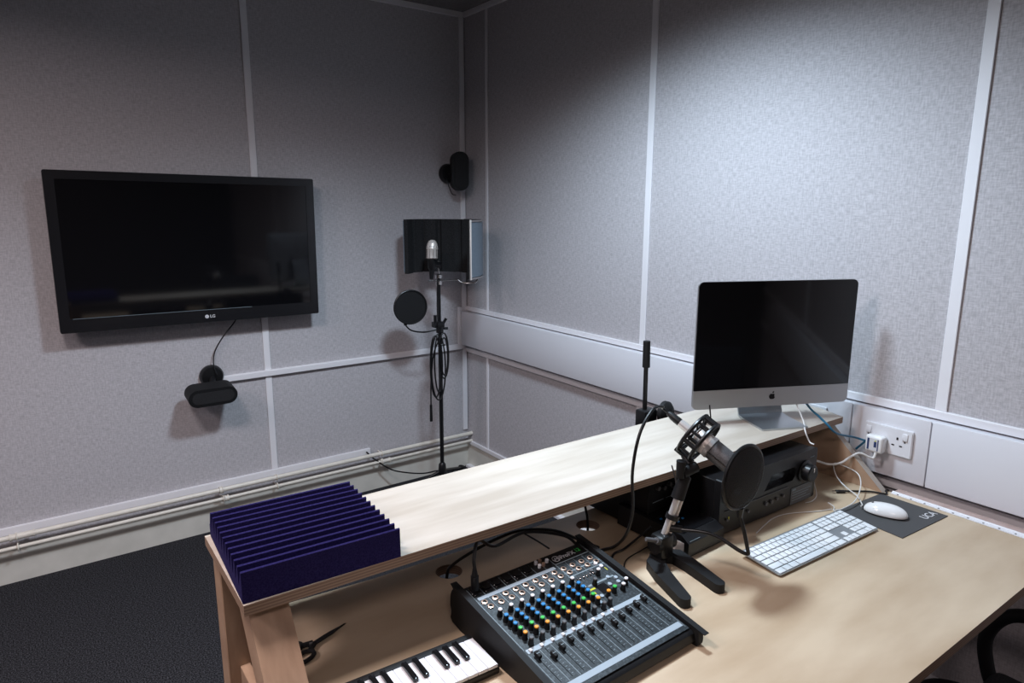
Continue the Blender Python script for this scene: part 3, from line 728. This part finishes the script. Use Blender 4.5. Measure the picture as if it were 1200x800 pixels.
# graphic equaliser sliders
for i in range(7):
    u = .695 + .030 * i
    bm = nb(); fbox(bm, u - .0015, u + .0015, .275, .345, .0014, .0019); fbox(bm, u - .007, u + .007, .305, .318, .0015, .0062, .0008); obj('equaliser_slider', bm, [M['chrome']], mxr)
bm = nb(); fbox(bm, .76, .84, .415, .50, .0014, .0022); obj('display', bm, M['blackg'], mxr, 0)
bm = nb(); fbox(bm, .68, .75, .42, .435, .0014, .002); fbox(bm, .68, .72, .455, .475, .0014, .002); fbox(bm, .955, .962, .30, .33); obj('print_mark', bm, M['kyel'], face, 0)
for u, v, m_ in ((.93, .24, 'kwhite'), (.945, .28, 'kwhite'), (.85, .28, 'grey'), (.90, .39, 'band'), (.945, .42, 'band'), (.86, .45, 'band'), (.88, .48, 'grey'), (.93, .46, 'band'), (.69, .385, 'band'), (.70, .50, 'band'), (.73, .51, 'band'), (.68, .55, 'band')):
    bm = nb(); cyl(bm, FM @ F(u, v, .0014), FM @ F(u, v, .0045), .0045, n=12); obj('push_button', bm, M[m_], mxr)
# mute buttons on the band
bm0 = None
for i in range(9):
    u = .045 + .081 * i
    bm = nb(); fbox(bm, u - .010, u + .010, .628, .652, .0018, .0052, .0008); obj('mute_button', bm, M['kwhite'] if i % 3 else M['ink'], mxr)
# fader caps
fv = [.70, .745, .72, .70, .70, .70, .70, .735, .72, .70, .69, .675]
for i in range(12):
    u = .0475 + .081 * i
    bm = nb(); a, b = F(u - .012, fv[i] + .025), F(u + .012, fv[i] - .025)
    box(bm, a.x, b.x, a.y, b.y, .004, .0125, .002, 2, mx=FM); q0 = F(u, fv[i]); box(bm, q0.x - .0012, q0.x + .0012, q0.y - .003, q0.y + .003, .0015, .0045, mx=FM)
    o = obj('fader_cap', bm, M['blackm'], mxr); bm = nb(); fbox(bm, u - .0115, u + .0115, fv[i] - .002, fv[i] + .002, .0120, .0126); obj('fader_line', bm, M['line'], o, 0)
# logo and model lettering
bm = nb(); tube(bm, [FM @ (F(.725, .06, .0020) + Vector((.0088 * math.cos(a), .0088 * math.sin(a), 0))) for a in [2 * PI * i / 24 for i in range(24)]], .0007, 6, False, closed=True)
tube(bm, [FM @ (F(.725, .06, .0020) + Vector(p)) for p in ((-.004, -.004, 0), (-.002, .004, 0), (.001, -.002, 0), (.004, .005, 0), (.0045, -.0045, 0))], .0009, 6, False)
obj('logo_mark', bm, M['ink'], face)
text('model_name', 'ProFX', .0165, M['ink'], face, FM @ Matrix.Translation(F(.825, .062, .0018)), bold=.0003)
text('model_number', '12', .0150, M['kgreen'], face, FM @ Matrix.Translation(F(.925, .055, .0018)), bold=.0003)

# plug and cables behind the mixer
t = thing('signal_plug', 'black connector standing in the back left input of the mixer', 'connector')
pb = mxr.location + Matrix.Rotation(R_(1.0), 3, 'Z') @ (FM @ F(.055, .055, .0066))
bm = nb(); cyl(bm, pb, pb + Vector((0, 0, .030)), .0085, n=16); cyl(bm, pb + Vector((0, 0, .030)), pb + Vector((.001, .002, .046)), .0070, .0042, 14); obj('connector_body', bm, M['black'], t)
e = pb + Vector((.001, .002, .046))
bm = nb(); tube(bm, [e, e + Vector((.003, .006, .020)), e + Vector((.030, .030, .040)), (-1.40, -2.33, .885), (-1.30, -2.31, .88), (-1.20, -2.33, .850), (-1.16, -2.342, .815)], .0038); obj('connector_cable', bm, M['black'], t)
cable([(-1.450, -2.195, .70), (-1.452, -2.205, .775), (-1.442, -2.215, .80), (-1.40, -2.23, .825), (-1.34, -2.25, .850), (-1.28, -2.27, .862), (-1.20, -2.30, .850), (-1.13, -2.325, .81), (-1.08, -2.33, .781)], .0036, 'black', 'black cable rising from the left desk hole and curving behind the mixer', 'signal_cable')
cable([(-1.28, -2.27, .858), (-1.262, -2.31, .845), (-1.262, -2.352, .845)], .0022, 'black', 'short thin black lead dropping into the back of the mixer', 'short_lead')
cable([(-1.000, -2.20, .68), (-1.003, -2.205, .775), (-1.003, -2.19, .83), (-.985, -2.17, .862), (-.95, -2.16, .868), (-.937, -2.16, .862)], .0034, 'black', 'black cable coming up through the right desk hole', 'power_cable')

# ------------------------------------------------------------------ piano-style controller
kb = thing('keyboard_controller', 'black mini piano keyboard with white and black keys left of the mixer', 'piano keyboard', (-1.7125, -2.505, DZ), R_(-2.2))
bm = nb(); box(bm, -.1645, .1645, -.052, .058, 0, .016, .004, 2); obj('case', bm, M['black'], kb)
bm = nb(); box(bm, -.160, .160, .040, .0565, .0165, .023, .0015, 2); obj('control_strip', bm, M['blackm'], kb)
nk = 15; kw = .318 / nk
pk = None
for i in range(nk):
    x = -.159 + i * kw
    if pk is None:
        bm = nb(); box(bm, .0004, kw - .0004, -.053, .0395, .0165, .0235, .0012, 2); pk = obj('white_key', bm, M['ivory'], kb); o = pk
    else: o = pk.copy(); COL.objects.link(o); o.parent = kb
    o.location = (x, 0, 0)
pb_ = None
for i in range(1, nk):
    # notes run C..C over two octaves; gaps between E-F and B-C
    if i % 7 in (3, 0): continue
    x = -.159 + i * kw
    if pb_ is None:
        bm = nb(); box(bm, -.0052, .0052, -.014, .0395, .0236, .0315, .0015, 2); pb_ = obj('black_key', bm, M['blackg'], kb); o = pb_
    else: o = pb_.copy(); COL.objects.link(o); o.parent = kb
    o.location = (x, 0, 0)

# scissors
sc = thing('scissors', 'black scissors lying closed on the desk below the foam', 'scissors', (-1.815, -2.285, DZ), R_(18))
bm = nb(); prism(bm, [(.0, -.005), (.055, -.004), (.095, .0015), (.055, .006), (.0, .006)], .004, .006); obj('blade', bm, M['black'], sc, 20)
bm = nb(); prism(bm, [(.0, -.008), (.055, -.006), (.090, .0), (.0, .003)], .0065, .0085); obj('blade', bm, M['black'], sc, 20)
for s in (-1, 1):
    bm = nb(); tube(bm, [(-.026 + .022 * math.cos(a), s * .019 + .013 * math.sin(a), .006) for a in [2 * PI * i / 20 for i in range(20)]], .0042, 8, False, closed=True)
    tube(bm, [(-.006, s * .012, .006), (.012, s * .002, .007)], .0052, 8, False); obj('handle', bm, M['blackm'], sc)
bm = nb(); cyl(bm, (.006, 0, .002), (.006, 0, .011), .0035, n=12); obj('pivot', bm, M['grey'], sc)

# ------------------------------------------------------------------ desk microphone: stand, microphone, pop filter
dsx = thing('desk_microphone_stand', 'short black desk stand with a forked base and silver telescopic arm', 'microphone stand', (0, 0, DZ))
bm = nb()
def arm(bm, pts, w, h):
    P = [Vector((*p, 0)) for p in pts]; L_, Rr = [], []
    for i, p_ in enumerate(P):
        d_ = (P[min(i + 1, len(P) - 1)] - P[max(i - 1, 0)]).normalized(); n_ = Vector((-d_.y, d_.x, 0)); ww = w[i]
        L_.append(p_ + n_ * ww); Rr.append(p_ - n_ * ww)
    d_ = (P[-1] - P[-2]).normalized(); n_ = Vector((-d_.y, d_.x, 0)); end = [P[-1] + n_ * w[-1] * math.cos(a) + d_ * w[-1] * math.sin(a) for a in [PI * k / 8 for k in range(1, 8)]]
    prism(bm, [(q.x, q.y) for q in L_ + end + Rr[::-1]], 0, h)
arm(bm, [(-.965, -2.455), (-1.005, -2.462), (-1.035, -2.480), (-1.060, -2.525), (-1.080, -2.575), (-1.098, -2.620)], [.010, .019, .022, .019, .016, .014], .022)
arm(bm, [(-1.02, -2.455), (-.985, -2.460), (-.965, -2.485), (-.970, -2.53), (-.980, -2.58), (-.990, -2.628)], [.010, .019, .020, .017, .015, .0135], .0225)
es = [e for e in bm.edges if len(e.link_faces) == 2 and e.calc_face_angle(0) > R_(70)]
bmesh.ops.bevel(bm, geom=es, offset=.006, segments=3, affect='EDGES'); obj('forked_base', bm, M['blackm'], dsx)
piv = Vector((-1.005, -2.470, .060)); swv = Vector((-.945, -2.490, .243))
bm = nb(); box(bm, -1.026, -.982, -2.490, -2.450, .020, .080, .007, 2); cyl(bm, (-1.034, -2.47, .055), (-.972, -2.47, .055), .020, n=20); obj('tilt_block', bm, M['black'], dsx)
bm = nb(); cyl(bm, (-1.035, -2.485, .075), (-1.062, -2.50, .092), .009, .007, 14); cyl(bm, (-1.062, -2.50, .092), (-1.085, -2.49, .098), .005, n=10); obj('tilt_lever', bm, M['grey'], dsx)
d_ = (swv - piv)
bm = nb(); cyl(bm, piv, piv + d_ * .95, .0085, n=16); obj('arm_tube', bm, M['satin'], dsx)
for off_ in (Vector((.012, -.006, 0)),):
    bm = nb(); cyl(bm, piv + off_, piv + d_ * .62 + off_, .0045, n=12); obj('brace_rod', bm, M['nickel'], dsx)
bm = nb(); cyl(bm, piv + d_ * .30 + Vector((.004, -.002, 0)), piv + d_ * .36 + Vector((.004, -.002, 0)), .017, n=18); obj('locking_ring', bm, M['black'], dsx)
bm = nb(); cyl(bm, piv + d_ * .58, piv + d_ * .88, .0165, .0145, 20); obj('arm_grip', bm, M['blackm'], dsx)
bm = nb(); cyl(bm, piv + d_ * .86, swv, .011, .008, 16); cyl(bm, swv + Vector((-.022, .0, -.01)), swv + Vector((.014, -.012, .002)), .013, n=16); cyl(bm, swv + Vector((-.030, .0, -.02)), swv + Vector((-.028, 0, .022)), .010, .012, 14); obj('swivel', bm, M['blackm'], dsx)

# microphone, axis from the connector end to the head
MA = Vector((-.936, -2.430, 1.124)); MB_ = Vector((-.890, -2.592, 1.028)); ax = (MB_ - MA).normalized()
mc = thing('studio_microphone', 'silver and grey studio microphone in a black cradle pointing down at the desk', 'microphone', MA)
mcm = align((0, 0, 0), ax)
bm = nb(); lathe(bm, [(.0, -.018), (.006, -.018), (.0095, -.004), (.0098, .018), (.0, .019)], 18, mcm); obj('connector_boot', bm, M['black'], mc)
bm = nb(); lathe(bm, [(.0, .0192), (.0098, .0192), (.0105, .030), (.0105, .056), (.0, .057)], 18, mcm); obj('connector_shell', bm, M['satin'], mc)
bm = nb(); lathe(bm, [(.0, .0572), (.013, .0572), (.022, .066), (.0265, .072), (.0265, .104), (.0, .1045)], 30, mcm); obj('microphone_body', bm, M['nickel'], mc)
bm = nb(); lathe(bm, [(.0, .1047), (.0275, .1047), (.0275, .115), (.0, .1155)], 30, mcm); obj('collar', bm, M['satin'], mc)
bm = nb(); lathe(bm, [(.0, .1157), (.0255, .1157), (.0255, .168), (.020, .182), (.010, .190), (.0, .192)], 30, mcm); obj('head_grille', bm, M['grey_mesh'], mc)
bm = nb()
for a in (0, PI): 
    p0 = mcm @ Vector((.0262 * math.cos(a), .0262 * math.sin(a), .114)); p1 = mcm @ Vector((.0262 * math.cos(a), .0262 * math.sin(a), .170)); cyl(bm, p0, p1, .0022, n=8)
obj('grille_rib', bm, M['chrome'], mc)
# cradle (shock mount)
smt = thing('shock_mount', 'black ring cradle with elastic bands around the studio microphone', 'shock mount', MA)
def ring(bm, r, z, th):
    tube(bm, [mcm @ Vector((r * math.cos(a), r * math.sin(a), z)) for a in [2 * PI * i / 36 for i in range(36)]], th, 8, False, closed=True)
bm = nb(); ring(bm, .053, .058, .0050); ring(bm, .053, .092, .0050)
for i in range(12):
    a = PI / 6 * i; cyl(bm, mcm @ Vector((.053 * math.cos(a), .053 * math.sin(a), .056)), mcm @ Vector((.053 * math.cos(a), .053 * math.sin(a), .094)), .0055 if i % 3 == 0 else .0035, n=10)
obj('outer_ring', bm, M['black'], smt)
bm = nb(); ring(bm, .0285, .064, .0032); ring(bm, .0285, .088, .0032)
for i in range(4):
    a = PI / 2 * i; cyl(bm, mcm @ Vector((.0285 * math.cos(a), .0285 * math.sin(a), .060)), mcm @ Vector((.0285 * math.cos(a), .0285 * math.sin(a), .092)), .0045, n=10)
obj('inner_ring', bm, M['black'], smt)
bm = nb()
for z0_, z1_ in ((.058, .064), (.092, .088)):
    N_ = 16
    for i in range(N_):
        a = 2 * PI * i / N_; b = 2 * PI * (i + (1 if i % 2 else -1) * .9) / N_
        cyl(bm, mcm @ Vector((.052 * math.cos(a), .052 * math.sin(a), z0_)), mcm @ Vector((.0285 * math.cos(b), .0285 * math.sin(b), z1_)), .0014, n=6)
obj('elastic_bands', bm, M['blackm'], smt)
sw_w = swv + Vector((0, 0, DZ)) - MA
low = mcm @ Vector((0, 0, .075)); 
# lowest point of the rings: connect to the swivel
dl = (sw_w - low); dl = (dl - ax * dl.dot(ax)).normalized()
bm = nb(); cyl(bm, low + dl * .055 - ax * .026, low + dl * .055 + ax * .026, .0065, n=12); cyl(bm, low + dl * .055, sw_w + Vector((0, 0, .006)), .0085, .0095, 14); obj('yoke', bm, M['black'], smt)
up_ = mcm @ Vector((0, 0, .070)) - dl * .053
bm = nb(); cyl(bm, up_, up_ + Vector((.0, .006, .034)), .0017, n=8); obj('thin_pin', bm, M['black'], smt)

# pop filter in front of the microphone
PC = Vector((-.918, -2.622, 1.030))
pf = thing('pop_filter', 'round black pop filter on a bent neck in front of the studio microphone', 'pop filter', PC)
pn = Vector((.03, -1, -.02)).normalized(); pm = align((0, 0, 0), pn)
bm = nb(); tube(bm, [pm @ Vector((.0745 * math.cos(a), .0745 * math.sin(a), 0)) for a in [2 * PI * i / 44 for i in range(44)]], .0045, 8, False, closed=True); obj('hoop', bm, M['black'], pf)
bm = nb(); lathe(bm, [(.073, .0), (.071, .006), (.055, .012), (.03, .015), (.0, .016)], 40, pm); obj('mesh', bm, M['cloth'], pf)
lowv = pm @ Vector((0, 0, 0)); dz = Vector((0, 0, -1)); dz = (dz - pn * dz.dot(pn)).normalized()
g0 = dz * .076
vb = Vector((-.905, -2.640, .845)) - PC       # lowest bend of the neck
g_end = Vector((-.978, -2.485, .865)) - PC
bm = nb(); cyl(bm, g0, g0 + dz * .022, .008, .006, 14); obj('hoop_joint', bm, M['black'], pf)
bm = nb(); tube(bm, [g0 + dz * .018, g0 * .5 + vb * .5 + Vector((.0, 0, 0)), vb + Vector((-.002, .0, .012)), vb, vb + Vector((-.010, .014, .004)), (vb + g_end) / 2 + Vector((0, 0, .018)), g_end], .0045, 10); obj('gooseneck', bm, M['black'], pf)
bm = nb(); cyl(bm, g_end + Vector((.012, -.012, 0)), g_end + Vector((-.008, .008, .002)), .010, n=14); obj('clamp', bm, M['black'], pf)

# cable from the microphone's connector
c0 = MA - ax * .014
cable([c0, c0 - ax * .018 + Vector((-.004, 0, .004)), (-.975, -2.425, 1.158), (-1.020, -2.435, 1.160), (-1.075, -2.448, 1.115), (-1.098, -2.452, 1.030), (-1.092, -2.452, .930), (-1.088, -2.430, .860), (-1.070, -2.375, .800), (-1.085, -2.345, .7815), (-1.135, -2.338, .7800), (-1.18, -2.345, .7830)], .0038, 'black', 'black cable arching from the studio microphone down over the shelf edge to the mixer', 'microphone_cable')
cable([(-1.000, -2.430, .855), (-1.02, -2.41, .825), (-1.045, -2.385, .790), (-1.07, -2.375, .780), (-1.105, -2.40, .779), (-1.13, -2.43, .779), (-1.145, -2.46, .779)], .0030, 'black', 'black lead curling from the desk stand towards the right side of the mixer', 'signal_cable')
cable([(-.945, -2.395, .779), (-1.00, -2.40, .7775), (-1.06, -2.41, .7775), (-1.10, -2.44, .7775), (-1.13, -2.49, .7775)], .0016, 'black', 'thinnest black wire lying on the desk between the low unit and the mixer', 'thin_wire')
cable([(-.935, -2.43, 1.0), (-.915, -2.43, .95), (-.905, -2.42, .90), (-.91, -2.41, .86), (-.90, -2.42, .846)], .0018, 'grey', 'thin grey wire hanging down behind the desk microphone arm', 'thin_wire')

# ------------------------------------------------------------------ computer keyboard
ck = thing('computer_keyboard', 'slim white and aluminium computer keyboard on the desk in front of the amplifier', 'keyboard', (-.611, -2.632, DZ), R_(-2.6))
KW, KD = .430, .114
kt = math.atan2(.010, KD)
KM = Matrix.Translation((0, 0, .0125)) @ Matrix.Rotation(kt, 4, 'X')
bm = nb(); prism(bm, rrect(KW, KD, .006, 4), -.003, .0, KM); obj('base_plate', bm, M['keybody'], ck)
bm = nb(); box(bm, -KW / 2 + .01, KW / 2 - .01, -KD / 2 + .004, -KD / 2 + .014, .001, .0042, .001, 1); box(bm, -KW / 2 + .03, KW / 2 - .03, KD / 2 - .022, KD / 2 - .008, .001, .0125, .003, 2); obj('foot_bar', bm, mat('amber_feet', (.45, .20, .05), .6), ck)
U = .01905; kx0 = -KW / 2 + .0035; ky = KD / 2 - .006
rows = [(0, [1.075] * 14, .011), (.0125, [1] * 13 + [2.0], .0165), (.0317, [1.5] + [1] * 12 + [1.5], .0165), (.0508, [1.75] + [1] * 11 + [2.25], .0165), (.0698, [2.25] + [1] * 10 + [2.75], .0165), (.0889, [1.5, 1.25, 1.5, 6.25, 1.5, 1.25, 1.75], .0165)]
keys = []
for ri, (y, ws, hh) in enumerate(rows):
    x = 0
    tot = sum(ws); sc_ = 15.0 / tot
    for w in ws: keys.append((x * sc_ * U, y, w * sc_ * U, hh, ri)); x += w
for ri, (y, ws, hh) in enumerate(rows):
    nav = [0, 1, 2] if ri in (0, 1, 2, 5) else ([1] if ri == 4 else [])
    for c in nav: keys.append(((15.3 + c) * U, y, U, hh, ri))
    for c in range(4):
        if ri == 5 and c == 1: continue
        if ri == 5 and c == 3: continue
        if ri == 5 and c == 0: keys.append((18.55 * U, y, 2 * U, hh, ri)); continue
        if ri == 4 and c == 3: keys.append(((18.55 + c) * U, y, U, hh + U, ri)); continue
        keys.append(((18.55 + c) * U, y, U, hh, ri))
ks = (KW - .007) / (22.55 * U)
extra = [k for k in keys if k[4] == 0 and k[0] > 15 * U]
km = {}
nind = 0
rest = nb()
keys.sort(key=lambda k: (-k[4], k[0]))
for (x, y, w, hh, ri) in keys:
    w2 = w * ks - .0028; xx = kx0 + x * ks + .0014; yy = ky - y - hh
    if nind < 100:
        nind += 1; bm = nb(); box(bm, xx, xx + w2, yy, yy + hh, .0003, .0024, .0008, 2, mx=KM); obj('key', bm, M['keycap'], ck)
    else: box(rest, xx, xx + w2, yy, yy + hh, .0003, .0024, .0008, 1, mx=KM)
o = obj('keys', rest, M['keycap'], ck); o['kind'] = 'stuff'
bm = nb(); tube(bm, [(.205, KD / 2 - .004, .012), (.225, KD / 2 + .020, .004), (.25, KD / 2 + .035, .003), (.262, KD / 2 + .060, .003)], .0018); obj('keyboard_cable', bm, M['cablew'], ck)

# mouse mat and mouse
mp = thing('mouse_mat', 'dark grey mouse mat with white lettering at the wall end of the desk', 'mouse mat', (-.262, -2.671, DZ))
pp = [(-.150, -2.585), (-.150, -2.771), (-.391, -2.757), (-.372, -2.570)]
bm = nb(); prism(bm, [(a + .262, b + 2.671) for a, b in pp], .0, .0025); obj('mat_sheet', bm, M['pad'], mp, 30)
text('mat_lettering', 'UCA', .030, M['ink'], mp, Matrix.Translation((-.192 + .262, -2.738 + 2.671, .0026)) @ Matrix.Rotation(R_(-4), 4, 'Z'), ext=.0002, bold=.0002)
bm = nb(); box(bm, .045, .098, -.0835, -.0825, .0025, .0028); obj('underline', bm, M['grey'], mp, 0)
mo = thing('computer_mouse', 'glossy white wired mouse on the dark mouse mat', 'mouse', (-.286, -2.663, DZ + .0026), math.atan2(.099, -.034))
bm = nb(); bmesh.ops.create_uvsphere(bm, u_segments=32, v_segments=20, radius=1)
for v in bm.verts:
    x, y, z = v.co; sx = math.copysign(abs(x) ** .85, x); sy = math.copysign(abs(y) ** .85, y)
    zz = z * (.026 if z > 0 else .006) + .006; v.co = (sx * .056, sy * .031, max(zz, .0005))
obj('shell', bm, M['mouse'], mo, 60)
bm = nb(); bmesh.ops.create_uvsphere(bm, u_segments=12, v_segments=8, radius=.0035)
for v in bm.verts: v.co += Vector((.034, 0, .027))
obj('scroll_ball', bm, M['grey'], mo, 60)
w2l = Matrix.Translation(mo.location) @ Matrix.Rotation(mo.rotation_euler.z, 4, 'Z'); w2l.invert()
mpts = [(-.312, -2.606, .788), (-.289, -2.598, .785), (-.24, -2.556, .785), (-.221, -2.515, .79), (-.190, -2.468, .80), (-.158, -2.438, .815), (-.146, -2.433, .825), (-.142, -2.452, .825), (-.150, -2.505, .82), (-.182, -2.537, .81), (-.25, -2.568, .80), (-.31, -2.583, .79), (-.37, -2.582, .787), (-.395, -2.575, .787)]
bm = nb(); tube(bm, [w2l @ Vector(p_) for p_ in mpts], .0017, 8); obj('mouse_cable', bm, M['cablew'], mo)
cable([(-.375, -2.555, .777), (-.42, -2.54, .777), (-.50, -2.50, .777), (-.56, -2.49, .777), (-.62, -2.50, .777), (-.68, -2.515, .777)], .0014, 'cablew', 'thin white lead lying along the foot of the amplifier', 'thin_wire')
cable([(-.345, -2.465, .90), (-.335, -2.468, .86), (-.332, -2.472, .82), (-.345, -2.490, .79), (-.375, -2.495, .78), (-.40, -2.488, .778)], .0014, 'cablew', 'thin white lead hanging down the right end of the amplifier', 'thin_wire')
t = thing('usb_lead', 'short black lead with a metal plug lying at the foot of the end panel', 'cable')
bm = nb(); tube(bm, [(-.232, -2.515, .781), (-.20, -2.535, .780), (-.165, -2.565, .780), (-.145, -2.597, .779), (-.125, -2.588, .781), (-.102, -2.585, .774), (-.100, -2.584, .74)], .0030); obj('lead', bm, M['black'], t)
bm = nb(); box(bm, -.014, .014, -.006, .006, .0, .008, .0015, 1, mx=Matrix.Translation((-.242, -2.508, .7758)) @ Matrix.Rotation(R_(-35), 4, 'Z')); obj('plug_boot', bm, M['black'], t)
bm = nb(); box(bm, -.024, -.0145, -.0045, .0045, .0015, .006, 0, mx=Matrix.Translation((-.242, -2.508, .7758)) @ Matrix.Rotation(R_(-35), 4, 'Z')); obj('plug_tip', bm, M['chrome'], t)

# ------------------------------------------------------------------ chair in front of the desk
chx = thing('office_chair', 'black-framed chair with a looped armrest and grey seat tucked at the front of the desk', 'chair', (-.48, -3.215, 0), R_(0))
bm = nb(); box(bm, -.24, .165, -.20, .24, .43, .50, .028, 4); obj('seat', bm, M['seat'], chx)
bm = nb(); box(bm, -.22, .16, -.28, -.235, .56, .98, .02, 4); obj('backrest', bm, M['seat'], chx)
for s in (-1, 1):
    xo = s * .215 - .035
    bm = nb(); tube(bm, [(xo, -.24, .58), (xo, -.10, .66), (xo, .10, .665), (xo, .215, .645), (xo, .265, .58), (xo, .265, .50), (xo, .22, .41), (xo, .10, .385)], .017, 12); obj('armrest', bm, M['blackm'], chx)
bm = nb(); cyl(bm, (-.035, 0, .12), (-.035, 0, .43), .025, n=20); obj('column', bm, M['black'], chx)
for i in range(5):
    a = R_(72 * i + 20); dx, dy = math.cos(a), math.sin(a)
    bm = nb(); tube(bm, [(-.035, 0, .12), (-.035 + dx * .12, dy * .12, .11), (-.035 + dx * .2, dy * .2, .07)], .016, 10); l_ = obj('leg', bm, M['black'], chx)
    bm = nb(); cyl(bm, (-.035 + dx * .2 - dy * .012, dy * .2 + dx * .012, .027), (-.035 + dx * .2 + dy * .012, dy * .2 - dx * .012, .027), .027, n=18); obj('castor', bm, M['blackm'], l_)

# ------------------------------------------------------------------ ceiling lights
def downlight(x, y, energy, col, label, ang=136, blend=.35, aim=(0, 0), rad=.07):
    t = thing('ceiling_light', label, 'ceiling light', (x, y, H0), group='round ceiling downlights')
    bm = nb(); lathe(bm, [(.085, -.012), (.105, -.010), (.108, -.0005), (.085, -.0005)], 36); obj('trim_ring', bm, M['white'], t)
    bm = nb(); lathe(bm, [(.0, -.006), (.083, -.006), (.083, -.0005), (.0, -.0005)], 36); obj('diffuser', bm, M['lamp'], t)
    L = bpy.data.lights.new('downlight_lamp', 'SPOT'); L.energy = energy; L.color = col; L.spot_size = R_(ang); L.spot_blend = blend; L.shadow_soft_size = rad
    o = bpy.data.objects.new('downlight_lamp', L); COL.objects.link(o); o.location = (x, y, H0 - .03 - rad if False else H0 - .03); o.rotation_euler = (R_(aim[0]), R_(aim[1]), 0)
    return t
def led_panel(x, y, energy, col, label, size=.58):
    t = thing('ceiling_panel_light', label, 'ceiling light', (x, y, H0), group='square ceiling light panels')
    bm = nb(); prism(bm, rrect(size + .04, size + .04, .004, 2), -.012, -.0005, holes=[rrect(size, size, .003, 2)]); obj('panel_frame', bm, M['white'], t, 0)
    bm = nb(); box(bm, -size / 2, size / 2, -size / 2, size / 2, -.008, -.0005); obj('diffuser', bm, M['lamp'], t, 0)
    L = bpy.data.lights.new('panel_lamp', 'AREA'); L.energy = energy; L.color = col; L.size = size - .02; L.spread = R_(165)
    o = bpy.data.objects.new('panel_lamp', L); COL.objects.link(o); o.location = (x, y, H0 - .014)
    return t
downlight(-.98, -1.97, 255, (.69, .85, 1.0), 'round recessed ceiling light above the right end of the desk', 147, .62, rad=.15)
led_panel(-2.45, -2.20, 29, (1.0, .87, .86), 'square ceiling light panel above the left end of the desk', .40)
led_panel(-3.75, -1.95, 33, (1.0, .82, .84), 'added square fill light panel towards the left of the room')  # unseen fill lamp, added to brighten the left wall with pinkish light
led_panel(-2.5, -4.3, 15, (1.0, .80, .78), 'added square fill light panel well behind the desk')  # warm fill added out of view to lift the upper walls
w = bpy.data.worlds.new('world'); SC.world = w; w.use_nodes = True
w.node_tree.nodes['Background'].inputs[0].default_value = (.5, .5, .55, 1); w.node_tree.nodes['Background'].inputs[1].default_value = .02

# ------------------------------------------------------------------ camera
f, yaw, pitch, roll = 790.087, .631012250, .197527686, -.00303015386
fw = Vector((math.sin(yaw) * math.cos(pitch), math.cos(yaw) * math.cos(pitch), -math.sin(pitch)))
rt = Vector((math.cos(yaw), -math.sin(yaw), 0)); dn_ = fw.cross(rt)
c, s = math.cos(roll), math.sin(roll)
r2 = c * rt + s * dn_; d2 = -s * rt + c * dn_
cam = bpy.data.cameras.new('camera'); co = bpy.data.objects.new('camera', cam); COL.objects.link(co)
m4 = Matrix((r2, -d2, -fw)).transposed().to_4x4(); m4.translation = (-2.191, -3.474, 1.63); co.matrix_world = m4
cam.sensor_width = 36; cam.lens = f / 1200 * 36; cam.clip_start = .02
SC.camera = co
SC.view_settings.view_transform = 'Standard'; SC.view_settings.look = 'None'; SC.view_settings.gamma = 1; SC.view_settings.use_curve_mapping = False
SC.view_settings.exposure = 0.0
